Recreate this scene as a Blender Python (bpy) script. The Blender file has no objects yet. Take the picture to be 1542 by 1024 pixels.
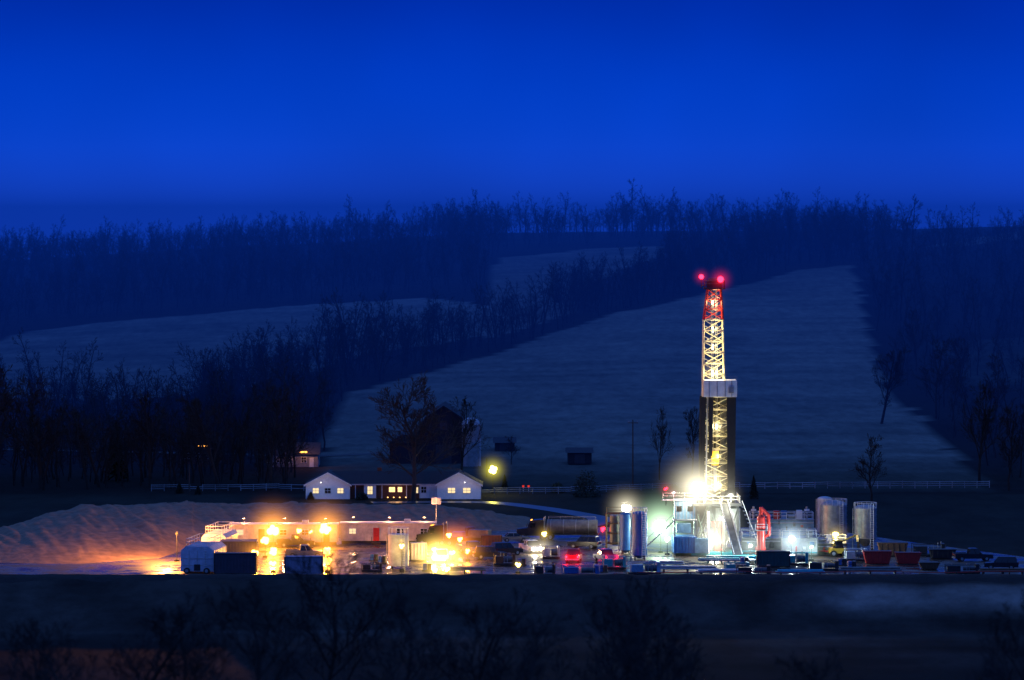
import bpy, math, random
import numpy as np
from mathutils import Vector, Matrix, noise
random.seed(7)
CAMZ, F, HY = 50.0, 6000.0, 340.0
def X(px, d): return (px-771.0)*d/F
def Zp(py, d): return CAMZ-(py-HY)*d/F
def site(px, py, z=0.0):
    d = (CAMZ-z)*F/(py-HY)
    return X(px, d), d
scene = bpy.context.scene
COL = scene.collection

# ------------------------------------------------------------ materials
_m = {}
def M(name, col, rough=.6, metal=0.0, var=.3, scale=1.2, bump=0.0):
    if name in _m: return _m[name]
    m = bpy.data.materials.new(name); m.use_nodes = True
    nt = m.node_tree; b = nt.nodes['Principled BSDF']
    tc = nt.nodes.new('ShaderNodeTexCoord')
    n = nt.nodes.new('ShaderNodeTexNoise'); n.inputs['Scale'].default_value = scale
    n.inputs['Detail'].default_value = 6; n.inputs['Roughness'].default_value = .65
    nt.links.new(tc.outputs['Object'], n.inputs['Vector'])
    r = nt.nodes.new('ShaderNodeValToRGB')
    r.color_ramp.elements[0].position = .3; r.color_ramp.elements[1].position = .7
    r.color_ramp.elements[0].color = tuple(c*(1-var) for c in col)+(1,)
    r.color_ramp.elements[1].color = tuple(min(1, c*(1+var*.5)) for c in col)+(1,)
    nt.links.new(n.outputs['Fac'], r.inputs['Fac'])
    nt.links.new(r.outputs['Color'], b.inputs['Base Color'])
    b.inputs['Roughness'].default_value = rough; b.inputs['Metallic'].default_value = metal
    if bump:
        bp = nt.nodes.new('ShaderNodeBump'); bp.inputs['Strength'].default_value = bump
        bp.inputs['Distance'].default_value = .3
        nt.links.new(n.outputs['Fac'], bp.inputs['Height']); nt.links.new(bp.outputs['Normal'], b.inputs['Normal'])
    _m[name] = m
    return m
def E(name, col, s):
    if name in _m: return _m[name]
    m = bpy.data.materials.new(name); m.use_nodes = True
    nt = m.node_tree; nt.nodes.clear()
    e = nt.nodes.new('ShaderNodeEmission'); o = nt.nodes.new('ShaderNodeOutputMaterial')
    e.inputs['Color'].default_value = tuple(col)+(1,); e.inputs['Strength'].default_value = s
    nt.links.new(e.outputs[0], o.inputs['Surface'])
    try: m.cycles.emission_sampling = 'NONE'
    except Exception: pass
    _m[name] = m
    return m
def HALO(col, R, k):  # volume emission fading outward, imitates bloom around a lamp
    key = 'lamp_bloom_%s_%s_%s' % (tuple(round(c, 3) for c in col), R, k)
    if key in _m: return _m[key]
    m = bpy.data.materials.new('lamp_bloom'); m.use_nodes = True
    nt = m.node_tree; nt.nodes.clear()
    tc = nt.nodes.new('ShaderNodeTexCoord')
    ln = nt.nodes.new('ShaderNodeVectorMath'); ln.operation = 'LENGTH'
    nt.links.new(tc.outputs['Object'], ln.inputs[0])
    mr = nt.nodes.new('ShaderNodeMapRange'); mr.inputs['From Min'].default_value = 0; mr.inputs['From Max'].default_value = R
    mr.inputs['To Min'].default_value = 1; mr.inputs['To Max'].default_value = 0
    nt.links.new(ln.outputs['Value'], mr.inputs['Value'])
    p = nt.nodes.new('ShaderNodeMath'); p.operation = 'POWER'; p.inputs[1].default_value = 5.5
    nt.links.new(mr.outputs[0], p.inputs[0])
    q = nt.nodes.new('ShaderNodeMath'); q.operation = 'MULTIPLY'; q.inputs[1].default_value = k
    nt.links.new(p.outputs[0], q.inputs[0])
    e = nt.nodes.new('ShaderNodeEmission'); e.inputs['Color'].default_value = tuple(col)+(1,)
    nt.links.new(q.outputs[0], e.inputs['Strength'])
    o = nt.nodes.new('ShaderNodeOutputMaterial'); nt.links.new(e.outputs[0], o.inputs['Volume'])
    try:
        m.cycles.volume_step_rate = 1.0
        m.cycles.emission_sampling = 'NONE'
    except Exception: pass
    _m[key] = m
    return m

white = M('white_paint', (.72, .73, .74), .45, var=.25, scale=.8)
offwhite = M('weathered_white_steel', (.5, .51, .53), .5, var=.4, scale=.7)
cream = M('cream_mast_paint', (.72, .66, .44), .45, var=.3)
red = M('red_paint', (.55, .03, .025), .4, var=.3)
blue = M('blue_paint', (.03, .14, .42), .4, var=.35)
teal = M('teal_paint', (.02, .35, .42), .4, var=.3)
steel = M('galvanised_steel', (.33, .35, .38), .45, .5, var=.4)
midsteel = M('grimy_steel', (.14, .145, .15), .5, .3, var=.5)
dark = M('dark_steel', (.03, .032, .036), .5, .2, var=.4)
black = M('black_panel', (.01, .01, .012), .5, var=.4)
rubber = M('tyre_rubber', (.015, .015, .015), .8)
glass = M('dark_glass', (.01, .012, .02), .08)
brown = M('rusty_steel', (.14, .07, .04), .7, .2)
yellowp = M('yellow_machine_paint', (.55, .33, .03), .5)
wood = M('wood', (.06, .045, .035), .8)
brick = M('brick', (.12, .05, .035), .85, scale=5)
roof = M('asphalt_shingles', (.028, .028, .035), .85, scale=4)
siding = M('white_siding', (.82, .81, .82), .6, var=.12, scale=3)
trailerw = M('trailer_siding', (.55, .5, .45), .55, var=.4, scale=.9)
bark = M('bark', (.025, .02, .016), .9, var=.3)
barkfar = M('bark_woods', (.018, .015, .013), .95, var=.4, scale=.3)
barnred = M('barn_boards', (.022, .012, .011), .9)
w_lit = E('lit_window', (1, .74, .38), 1.2)
w_warm = E('warm_window', (1, .5, .14), 4)
e_red = E('red_lamp', (1, .01, .03), 14)
e_org = E('sodium_light', (1, .48, .07), 14)
e_wht = E('white_lamp', (1, .95, .75), 20)
e_grn = E('mercury_lamp', (.8, 1, .7), 20)
e_yel = E('yellow_lamp', (1, .78, .14), 12)

# ------------------------------------------------------------ mesh builder
class MB:
    def __init__(s): s.v = []; s.f = []; s.mi = []; s.sm = []; s.mats = []
    def idx(s, m):
        if m not in s.mats: s.mats.append(m)
        return s.mats.index(m)
    def add(s, vs, fs, m, sm=False):
        o = len(s.v); s.v.extend([tuple(v) for v in vs]); i = s.idx(m)
        for f in fs: s.f.append([a+o for a in f]); s.mi.append(i); s.sm.append(sm)
    def box(s, c, d, m, rz=0.0):
        hx, hy, hz = d[0]/2, d[1]/2, d[2]/2; co, si = math.cos(rz), math.sin(rz)
        vs = []
        for z in (-hz, hz):
            for x, y in ((-hx, -hy), (hx, -hy), (hx, hy), (-hx, hy)):
                vs.append((c[0]+x*co-y*si, c[1]+x*si+y*co, c[2]+z))
        s.add(vs, [(3, 2, 1, 0), (4, 5, 6, 7), (0, 1, 5, 4), (1, 2, 6, 5), (2, 3, 7, 6), (3, 0, 4, 7)], m)
    def fr(s, x0, x1, y0, y1, z0, X0, X1, Y0, Y1, z1, m):
        vs = [(x0, y0, z0), (x1, y0, z0), (x1, y1, z0), (x0, y1, z0), (X0, Y0, z1), (X1, Y0, z1), (X1, Y1, z1), (X0, Y1, z1)]
        s.add(vs, [(3, 2, 1, 0), (4, 5, 6, 7), (0, 1, 5, 4), (1, 2, 6, 5), (2, 3, 7, 6), (3, 0, 4, 7)], m)
    def tube(s, a, b, r0, r1=None, m=None, n=8, cap=True):
        if r1 is None: r1 = r0
        a = Vector(a); b = Vector(b); d = b-a
        if d.length < 1e-6: return
        d.normalize(); u = d.orthogonal().normalized(); w = d.cross(u); vs = []
        off = math.pi/4 if n == 4 else 0
        for p, r in ((a, r0), (b, r1)):
            for i in range(n):
                t = 2*math.pi*i/n+off; vs.append(p+(u*math.cos(t)+w*math.sin(t))*r)
        s.add(vs, [(i, (i+1) % n, n+(i+1) % n, n+i) for i in range(n)], m, n > 6)
        if cap: s.add(vs, [list(range(n))[::-1], list(range(n, 2*n))], m)
    def prism(s, poly, y0, y1, m):
        n = len(poly)
        vs = [(p[0], y0, p[1]) for p in poly]+[(p[0], y1, p[1]) for p in poly]
        s.add(vs, [list(range(n)), list(range(n, 2*n))[::-1]]+[(i, n+i, n+(i+1) % n, (i+1) % n) for i in range(n)], m)
    def dome(s, c, r, m, h=None, n=16, k=5, full=False):
        if h is None: h = r
        lo = -k if full else 0; vs = []
        for j in range(lo, k+1):
            t = j/k*math.pi/2
            for i in range(n):
                a = 2*math.pi*i/n
                vs.append((c[0]+r*math.cos(t)*math.cos(a), c[1]+r*math.cos(t)*math.sin(a), c[2]+h*math.sin(t)))
        fs = []
        for j in range(k-lo):
            for i in range(n): fs.append((j*n+i, j*n+(i+1) % n, (j+1)*n+(i+1) % n, (j+1)*n+i))
        s.add(vs, fs, m, True)
    def rail(s, pts, h, m, r=.035, step=1.6):
        for a, b in zip(pts[:-1], pts[1:]):
            a = Vector(a); b = Vector(b); n = max(1, int((b-a).length/step))
            for i in range(n+1):
                p = a.lerp(b, i/n); s.tube(p, p+Vector((0, 0, h)), r, None, m, 4)
            for q in (h, h*.55):
                s.tube(a+Vector((0, 0, q)), b+Vector((0, 0, q)), r, None, m, 4)
    def mesh(s, name):
        me = bpy.data.meshes.new(name); me.from_pydata(s.v, [], s.f)
        for m in s.mats: me.materials.append(m)
        me.polygons.foreach_set('material_index', s.mi); me.polygons.foreach_set('use_smooth', s.sm)
        me.update(); return me
    def build(s, name, loc=(0, 0, 0), rz=0.0, bevel=0.0, parent=None):
        o = bpy.data.objects.new(name, s.mesh(name)); COL.objects.link(o)
        o.location = loc; o.rotation_euler = (0, 0, rz)
        if parent: o.parent = parent
        if bevel:
            b = o.modifiers.new('bevel', 'BEVEL'); b.width = bevel; b.segments = 1; b.limit_method = 'ANGLE'
        return o
def empty(name, loc=(0, 0, 0)):
    e = bpy.data.objects.new(name, None); e.location = loc; COL.objects.link(e); return e

_halo = {}
def light_on(parent, loc, col, power, R=4.0, k=1.5, off=(0, -.7, 0), rad=.25):
    """glowing ball in place of lens bloom + its light, at a local position of the parent"""
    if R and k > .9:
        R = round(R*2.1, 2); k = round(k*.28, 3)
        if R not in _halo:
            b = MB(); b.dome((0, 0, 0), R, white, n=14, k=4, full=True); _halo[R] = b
        me = _halo[R].mesh('lamp_bloom'); me.materials.clear(); me.materials.append(HALO(col, R, k))
        o = bpy.data.objects.new('lamp_bloom', me); COL.objects.link(o); o.location = loc; o.parent = parent
    if power:
        l = bpy.data.lights.new('lamp_light', 'POINT'); l.energy = power*2.0; l.color = col; l.shadow_soft_size = rad
        o = bpy.data.objects.new('lamp_light', l); COL.objects.link(o)
        o.location = Vector(loc)+Vector(off); o.parent = parent
lr = random.Random(99)
def cluster(h, x, y, z, r, emat):
    """a lamp head: glowing balls, enlarged and scattered to imitate bloom"""
    n = 4 if r > .3 else (3 if r > .2 else 2)
    for i in range(n):
        a = 6.283*i/n+lr.random(); q = r*.95
        h.dome((x+q*math.cos(a), y, z+q*math.sin(a)*.8), r*lr.uniform(.75, 1.15), emat, full=True, n=10, k=3)
def lamp(name, x, y, z, col, emat, power, R=4, k=1.5, pole=True, r=.22, base=0.0, off=(0, -.9, 0)):
    e = empty(name, (x, y, base)); z -= base
    b = MB(); cluster(b, 0, 0, 0, r*1.15, emat); b.build('bulbs', (0, -.12, z), parent=e)
    h = MB(); h.box((0, .35, z), (r*3, .2, r*2.6), dark); h.box((0, .1, z+r*2.2), (r*3.2, .5, .06), dark)
    if pole:
        h.tube((0, .5, 0), (0, .5, z+.2), .06, .04, dark, 6); h.box((0, .5, .15), (.7, .7, .3), dark)
    h.build('housing', parent=e)
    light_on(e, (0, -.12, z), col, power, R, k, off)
    return e
ORG = (1, .34, .025); YEL = (1, .62, .12); WHT = (1, .9, .62); GRN = (.66, 1, .62); RED = (1, .015, .04); COOL = (.75, .95, 1)

# ------------------------------------------------------------ terrain
UC = np.array([-1500, -600, 0, 400, 750, 1000, 1300, 1542, 2200, 3200], float)
TD = [750, 850, 1020, 1220, 1350, 1480, 1650, 1900, 2080]
TP = [[740]*10,
      [698, 700, 702, 702, 700, 698, 698, 700, 700, 700],
      [630, 625, 620, 612, 604, 600, 600, 602, 600, 600],
      [540, 540, 538, 525, 510, 498, 496, 500, 500, 500],
      [490, 500, 494, 478, 462, 450, 444, 450, 450, 450],
      [460, 462, 457, 440, 424, 412, 398, 405, 405, 405],
      [430, 432, 426, 408, 390, 383, 372, 366, 360, 360],
      [400, 400, 396, 376, 356, 354, 352, 345, 338, 338],
      [396, 396, 392, 368, 350, 347, 346, 340, 334, 334]]
dg = np.arange(740, 2600, 10.0)
tab = np.zeros((len(dg), len(UC)))
for j in range(len(UC)):
    zs = [Zp(TP[i][j], TD[i]) for i in range(len(TD))]
    tab[:, j] = np.interp(dg, [740]+TD+[2250, 2600], [0]+zs+[zs[-1]-4, zs[-1]-30])
for _ in range(14):
    tab[1:-1] = .25*tab[:-2]+.5*tab[1:-1]+.25*tab[2:]
def ground(x, y):
    if y < 0: return 46.0
    if y < 430: return 46-52*(y/430.0)
    if y < 546: return -6+.5*(y-430)/116
    if y < 563:
        t = (y-546)/17; return -5.5*(1-t*t*(3-2*t))
    if y < 742: return 0.0
    u = 771+x*F/y
    fi = min(max((y-dg[0])/10, 0), len(dg)-1.001); i = int(fi); fi -= i
    u = min(max(u, UC[0]), UC[-1]-.01); j = int(np.searchsorted(UC, u, side='right'))-1
    fj = (u-UC[j])/(UC[j+1]-UC[j]); fj = fj*fj*(3-2*fj)*.5+fj*.5
    return ((tab[i, j]*(1-fj)+tab[i, j+1]*fj)*(1-fi)+(tab[i+1, j]*(1-fj)+tab[i+1, j+1]*fj)*fi)
def pyx(x, y):
    z = ground(x, y); return 771+x*F/y, HY+(CAMZ-z)*F/y
def onhill(px, py):
    y = 742.0
    while y < 2100:
        x = X(px, y)
        if pyx(x, y)[1] <= py: return x, y, ground(x, y)
        y += 4
    return X(px, 2090), 2090, ground(X(px, 2090), 2090)
def inpoly(p, poly):
    x, y = p; c = False; n = len(poly); j = n-1
    for i in range(n):
        a, b = poly[i]; e, f = poly[j]
        if (b > y) != (f > y) and x < (e-a)*(y-b)/(f-b)+a: c = not c
        j = i
    return c
# outlines of the fields
FIELD_MAIN = [(470, 742), (500, 640), (530, 592), (700, 547), (900, 482), (1040, 447), (1200, 408), (1284, 400), (1300, 460), (1312, 530), (1340, 590), (1400, 640), (1440, 690), (1500, 742)]
FIELD_LEFT = [(-300, 545), (0, 515), (40, 497), (300, 474), (420, 462), (560, 452), (640, 447), (740, 462), (735, 505), (560, 530), (390, 585), (200, 600), (-300, 600)]
FIELD_UP = [(744, 400), (756, 388), (860, 378), (1000, 368), (1000, 384), (940, 405), (860, 440), (860, 474), (735, 510), (734, 440)]
FIELD_R = [(1390, 370), (1542, 346), (1800, 336), (1800, 350), (1542, 358), (1440, 372)]
FIELD_R2 = [(1400, 515), (1700, 500), (1700, 580), (1460, 580)]
def sst(a, b, x):
    t = min(1, max(0, (x-a)/(b-a))); return t*t*(3-2*t)
def cover(x, y):
    n = noise.noise((x*.02, y*.02, 0)); n2 = noise.noise((x*.1, y*.06, 3)); n4 = noise.noise((x*.04, y*.15, 13))
    if y < 564:
        fg = [c*max(.2, 1+.6*n+.4*n2+.5*n4) for c in (.011, .012, .011)]
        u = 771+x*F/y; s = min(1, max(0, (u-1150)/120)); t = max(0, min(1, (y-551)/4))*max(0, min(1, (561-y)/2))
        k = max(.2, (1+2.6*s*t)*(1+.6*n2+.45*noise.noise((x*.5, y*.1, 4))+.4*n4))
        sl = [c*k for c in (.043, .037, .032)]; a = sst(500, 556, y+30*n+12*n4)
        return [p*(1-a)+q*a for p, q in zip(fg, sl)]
    if y < 742: return [c*(1+.4*n2) for c in (.022, .023, .018)]
    u, v = pyx(x, y); u += n2*9; v += n*3
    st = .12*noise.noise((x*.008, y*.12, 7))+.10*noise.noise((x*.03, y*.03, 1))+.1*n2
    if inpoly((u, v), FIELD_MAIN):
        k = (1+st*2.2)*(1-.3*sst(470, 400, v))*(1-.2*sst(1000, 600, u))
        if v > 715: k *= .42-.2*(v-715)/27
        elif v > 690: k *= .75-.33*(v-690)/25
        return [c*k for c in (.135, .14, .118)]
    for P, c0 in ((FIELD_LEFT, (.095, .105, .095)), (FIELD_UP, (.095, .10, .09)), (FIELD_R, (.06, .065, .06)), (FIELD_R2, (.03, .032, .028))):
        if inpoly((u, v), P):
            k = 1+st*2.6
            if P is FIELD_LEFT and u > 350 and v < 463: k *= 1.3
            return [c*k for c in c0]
    return [c*(1+.4*n) for c in (.014, .013, .011)]
xs = np.concatenate([np.arange(-2400, -320, 80), np.arange(-320, 320.1, 3.2), np.arange(400, 2401, 80)])
ys = np.concatenate([np.arange(-400, 400, 50), np.arange(400, 480, 10), np.arange(480, 540, 4), np.arange(540, 570, 1.5), np.arange(570, 740, 6), np.arange(740, 2120, 4), np.arange(2140, 3400, 60)])
V = []; C = []
for y in ys:
    for x in xs:
        z = ground(x, y)
        if y > 760: z += .5*noise.noise((x*.015, y*.015, 2))+.12*noise.noise((x*.09, y*.09, 5))
        if 546 < y < 563: z += .45*noise.noise((x*.15, y*.12, 5))+.25*noise.noise((x*.5, y*.1, 2))
        if 440 < y <= 546: z += .35*noise.noise((x*.06, y*.06, 5))
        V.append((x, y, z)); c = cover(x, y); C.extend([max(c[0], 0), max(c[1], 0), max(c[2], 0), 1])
nx = len(xs)
Fc = [(j*nx+i, j*nx+i+1, (j+1)*nx+i+1, (j+1)*nx+i) for j in range(len(ys)-1) for i in range(nx-1)]
me = bpy.data.meshes.new('terrain'); me.from_pydata(V, [], Fc)
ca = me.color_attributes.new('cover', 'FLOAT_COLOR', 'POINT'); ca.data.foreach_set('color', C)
me.polygons.foreach_set('use_smooth', [True]*len(Fc))
gm = bpy.data.materials.new('grass_and_soil'); gm.use_nodes = True; nt = gm.node_tree; b = nt.nodes['Principled BSDF']
at_ = nt.nodes.new('ShaderNodeAttribute'); at_.attribute_name = 'cover'
tc = nt.nodes.new('ShaderNodeTexCoord'); mp = nt.nodes.new('ShaderNodeMapping'); mp.inputs['Scale'].default_value = (.35, .12, 1)
nt.links.new(tc.outputs['Object'], mp.inputs[0])
n1 = nt.nodes.new('ShaderNodeTexNoise'); n1.inputs['Scale'].default_value = 1; n1.inputs['Detail'].default_value = 9; n1.inputs['Roughness'].default_value = .7
nt.links.new(mp.outputs[0], n1.inputs['Vector'])
rr = nt.nodes.new('ShaderNodeMapRange'); rr.inputs['From Min'].default_value = .25; rr.inputs['From Max'].default_value = .75
rr.inputs['To Min'].default_value = .6; rr.inputs['To Max'].default_value = 1.35
nt.links.new(n1.outputs['Fac'], rr.inputs[0])
mx = nt.nodes.new('ShaderNodeVectorMath'); mx.operation = 'SCALE'
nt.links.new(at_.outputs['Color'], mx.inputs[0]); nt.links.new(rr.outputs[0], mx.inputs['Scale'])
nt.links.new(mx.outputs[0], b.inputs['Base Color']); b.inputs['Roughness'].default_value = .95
b.inputs['Specular IOR Level'].default_value = .05
me.materials.append(gm)
ter = bpy.data.objects.new('terrain', me); COL.objects.link(ter)

# pad (wet gravel)
pm = bpy.data.materials.new('wet_gravel'); pm.use_nodes = True; nt = pm.node_tree; b = nt.nodes['Principled BSDF']
tc = nt.nodes.new('ShaderNodeTexCoord')
n1 = nt.nodes.new('ShaderNodeTexNoise'); n1.inputs['Scale'].default_value = .16; n1.inputs['Detail'].default_value = 8; n1.inputs['Roughness'].default_value = .65
n2 = nt.nodes.new('ShaderNodeTexNoise'); n2.inputs['Scale'].default_value = 3; n2.inputs['Detail'].default_value = 8
nt.links.new(tc.outputs['Object'], n1.inputs['Vector']); nt.links.new(tc.outputs['Object'], n2.inputs['Vector'])
pr = nt.nodes.new('ShaderNodeValToRGB'); pr.color_ramp.elements[0].position = .42; pr.color_ramp.elements[1].position = .56
pr.color_ramp.elements[0].color = (.1, .1, .1, 1); pr.color_ramp.elements[1].color = (.6, .6, .6, 1)
nt.links.new(n1.outputs['Fac'], pr.inputs[0])
nt.links.new(pr.outputs[0], b.inputs['Roughness'])
cr = nt.nodes.new('ShaderNodeValToRGB'); cr.color_ramp.elements[0].color = (.025, .019, .015, 1); cr.color_ramp.elements[1].color = (.13, .10, .075, 1)
nt.links.new(n2.outputs['Fac'], cr.inputs[0]); nt.links.new(cr.outputs[0], b.inputs['Base Color'])
b.inputs['Specular IOR Level'].default_value = .35
bp = nt.nodes.new('ShaderNodeBump'); bp.inputs['Distance'].default_value = .06
mm = nt.nodes.new('ShaderNodeMath'); mm.operation = 'MULTIPLY'; nt.links.new(pr.outputs[0], mm.inputs[0]); mm.inputs[1].default_value = .6
mm2 = nt.nodes.new('ShaderNodeMath'); mm2.operation = 'ADD'; mm2.inputs[1].default_value = .05; nt.links.new(mm.outputs[0], mm2.inputs[0])
nt.links.new(mm2.outputs[0], bp.inputs['Strength'])
nt.links.new(n2.outputs['Fac'], bp.inputs['Height']); nt.links.new(bp.outputs['Normal'], b.inputs['Normal'])
pv = [(-95, 565, .02), (74, 565, .02), (78, 600, .02), (62, 632, .02), (50, 660, .02), (-52, 662, .02), (-95, 640, .02)]
pme = bpy.data.meshes.new('gravel_pad'); pme.from_pydata(pv, [], [(0, 1, 2, 3, 4, 5, 6)]); pme.materials.append(pm)
po = bpy.data.objects.new('gravel_pad', pme); COL.objects.link(po)

# driveway
def ribbon(name, pts, w, m, z=.03):
    P = [Vector((*p, 0)) for p in pts]; out = []
    for i in range(len(P)-1):
        a = P[max(i-1, 0)]; b_ = P[i]; c = P[i+1]; d = P[min(i+2, len(P)-1)]
        for s in range(6):
            t = s/6; out.append(.5*((2*b_)+(c-a)*t+(2*a-5*b_+4*c-d)*t*t+(3*b_-a-3*c+d)*t**3))
    out.append(P[-1]); vs = []
    for i, p in enumerate(out):
        t = (out[min(i+1, len(out)-1)]-out[max(i-1, 0)]).normalized(); nn = Vector((-t.y, t.x, 0))
        for s in (-1, 1):
            q = p+nn*s*w/2; vs.append((q.x, q.y, ground(q.x, q.y)+z))
    b = MB(); b.add(vs, [(2*i, 2*i+1, 2*i+3, 2*i+2) for i in range(len(out)-1)], m); return b.build(name)
wetroad = M('wet_asphalt', (.05, .05, .055), .3, var=.3, scale=.6)
ribbon('driveway', [site(560, 757), site(660, 756), site(740, 757), site(800, 763), site(860, 772), site(905, 782), site(880, 792), site(820, 800)], 4.5, wetroad)
ribbon('farm_road', [(X(-200, 905), 905), (X(300, 880), 880), (X(480, 872), 872), (X(600, 880), 880)], 4, M('farm_track', (.04, .038, .035), .8), .12)

# dirt mound
dirt = M('excavated_soil', (.25, .145, .09), .95, var=.45, scale=.5, bump=.7)
TU = [-260, -150, 0, 60, 120, 240, 300, 345, 650, 740, 805]
Tdc = [590, 605, 630, 642, 650, 662, 668, 668, 668, 668, 668]
Tzc = [0, .6, 1.9, 3.2, 4.1, 3.9, 3.4, 3.4, 3.2, 1.8, 0]
Tdf = [570, 575, 590, 588, 588, 598, 622, 640, 648, 652, 655]
v = []; us = np.arange(-260, 806, 2.0); NR = 80
for u in us:
    dc, zc, df = np.interp(u, TU, Tdc), np.interp(u, TU, Tzc), np.interp(u, TU, Tdf); db = dc+24
    for r in range(NR+1):
        y = df-1+(db-df+2)*r/NR; x = X(u, y)
        if y < dc: t = max(0, (y-df)/(dc-df)); h = t**.8 if u > 290 else math.sin(t*math.pi/2)*.6+t*.4
        else: t = max(0, 1-(y-dc)/24); h = t*t*(3-2*t)
        rill = abs(noise.noise((x*.45+y*.12, y*.05, 1)))*.9+.35*noise.noise((x*.12, y*.12, 4))+.2*noise.noise((x*.8, y*.8, 9))
        v.append((x, y, zc*h-.08+rill*h*min(1, zc)*.95*(1 if y < dc else .6)))
n = NR+1
b = MB(); b.add(v, [(i*n+j, (i+1)*n+j, (i+1)*n+j+1, i*n+j+1) for i in range(len(us)-1) for j in range(NR)], dirt, True); b.build('dirt_mound')
bm = M('berm_soil', (.025, .018, .015), .95, bump=.5)
v = []; bx = np.arange(-95, 110, .8)
for x in bx:
    for j, (yy, zz) in enumerate([(560.6, -.9), (562.4, .25), (563.4, .7), (564.4, .65), (565.8, .0)]):
        v.append((x, yy, zz+(.3*noise.noise((x*.3, j, 0)) if 0 < j < 4 else 0)))
b = MB(); b.add(v, [(i*5+j, (i+1)*5+j, (i+1)*5+j+1, i*5+j+1) for i in range(len(bx)-1) for j in range(4)], bm, True); b.build('earth_berm')
b = MB(); pts = [(X(px, 564.6), 564.6, .95+.1*math.sin(px*.03)) for px in range(960, 1640, 20)]
for p, q in zip(pts[:-1], pts[1:]): b.tube(p, q, .07, None, red, 6)
for p in pts[::4]: b.box((p[0], p[1], .55), (.15, .3, .8), wood)
b.build('flow_line')

# ------------------------------------------------------------ trees
def tree_mesh(name, seed, h, kids, tr=.018, twig=.03, mat=bark, spread=.42, low=.22, n=3, ang=(.5, .95)):
    rnd = random.Random(seed); b = MB()
    segs = [6, 4, 3, 2, 2, 1]
    def rec(p, d, L, r, lv):
        ns = segs[lv]; last = lv == len(kids); pts = [p]; q = p; dd = d
        for i in range(ns):
            dd = (dd+Vector((rnd.gauss(0, .13), rnd.gauss(0, .13), rnd.gauss(0, .06)+(.08 if lv else .06)))).normalized()
            q2 = q+dd*L/ns; ra = r*(1-.75*i/ns); rb = r*(1-.75*(i+1)/ns)
            b.tube(q, q2, max(ra, twig), max(rb, twig*.7), mat, n if lv else 6, False); q = q2; pts.append((q2))
        if last: return
        for k in range(kids[lv]):
            t = (low if lv == 0 else .2)+(1-(low if lv == 0 else .2))*((k+rnd.random()*.8)/kids[lv])
            t = min(t, .99); i = int(t*ns); fr_ = t*ns-i; pp = pts[i].lerp(pts[i+1], fr_)
            ax = (pts[i+1]-pts[i]).normalized()
            az = rnd.random()*6.283 if lv else k*2.4+rnd.random()
            u = ax.orthogonal().normalized(); w = ax.cross(u); out = u*math.cos(az)+w*math.sin(az)
            an = rnd.uniform(*ang) if lv == 0 else rnd.uniform(.4, .9)
            nd = (ax*math.cos(an)+out*math.sin(an)).normalized()
            LL = (h*spread*(1.08-.65*t)*rnd.uniform(.6, 1.2)) if lv == 0 else L*rnd.uniform(.42, .62)*(1.1-.4*t)
            rec(pp, nd, LL, r*(1-.75*t)*.55, lv+1)
    rec(Vector((0, 0, -.3)), Vector((0, 0, 1)), h*.9, h*tr, 0)
    return b.mesh(name)
far = [tree_mesh('bare_tree_far', 10+i, [14, 15, 12, 16, 11, 13, 9][i], [9, 4, 3, 2], .014, .03, barkfar, [.3, .36, .46, .26, .5, .42, .5][i], [.3, .2, .15, .35, .2, .25, .1][i], 3, [(.3, .75), (.35, .85), (.5, 1.0), (.3, .7), (.5, 1.05), (.4, .9), (.5, 1.1)][i]) for i in range(7)]
def woods(name, regions, seed):
    rnd = random.Random(seed); parent = empty(name); B = [MB() for _ in far]
    for poly, (y0, y1), spacing, (s0, s1), (u0, u1) in regions:
        y = y0
        while y < y1:
            x = X(u0, y)
            while x < X(u1, y):
                xx = x+rnd.uniform(-.9, .9)*spacing; yy = y+rnd.uniform(-.9, .9)*spacing
                u, v = pyx(xx, yy)
                keep = .95+.5*noise.noise((xx*.04, yy*.04, 21)) if yy < 1800 else .6+1.1*noise.noise((xx*.025, yy*.02, 11))
                if rnd.random() < keep and inpoly((u+6*noise.noise((xx*.1, yy*.1, 0)), v), poly):
                    s = (s0+(s1-s0)*rnd.random()**1.3*1.15)*(1+.4*noise.noise((xx*.03, yy*.03, 8))); a = rnd.random()*6.283; z = ground(xx, yy)
                    q = [(xx+s/1.4142*math.cos(a+k*math.pi/2), yy+s/1.4142*math.sin(a+k*math.pi/2), z) for k in range(4)]
                    B[rnd.randrange(len(far))].add(q, [(0, 1, 2, 3)], bark)
                x += spacing
            y += spacing
    for i, bb in enumerate(B):
        if not bb.v: continue
        o = bb.build('tree_positions_%d' % i, parent=parent); o.instance_type = 'FACES'; o.use_instance_faces_scale = True
        o.show_instancer_for_render = False; o.show_instancer_for_viewport = False
        t = bpy.data.objects.new('tree_form_%d' % i, far[i]); COL.objects.link(t); t.parent = o
HILL_L = [(-400, 515), (0, 510), (40, 488), (300, 468), (420, 457), (600, 445), (728, 440), (738, 400), (750, 378), (755, 345), (-400, 360)]
RIDGE = [(745, 386), (760, 378), (990, 364), (1290, 396), (1284, 350), (1284, 330), (745, 330)]
RIDGE2 = [(1005, 385), (1290, 350), (1290, 398), (1200, 404), (1045, 442), (1010, 435), (990, 420)]
HEDGE = [(300, 735), (440, 735), (490, 640), (526, 590), (700, 543), (900, 478), (1040, 443), (1060, 404), (990, 425), (850, 466), (740, 505), (560, 528), (390, 565), (300, 600)]
LEFTW = [(-400, 738), (300, 738), (330, 720), (400, 580), (340, 600), (230, 635), (140, 620), (0, 605), (-400, 600)]
RIGHTW = [(1290, 345), (1400, 372), (1460, 372), (1800, 358), (1800, 520), (1400, 520), (1318, 500), (1305, 440), (1286, 396)]
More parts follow.
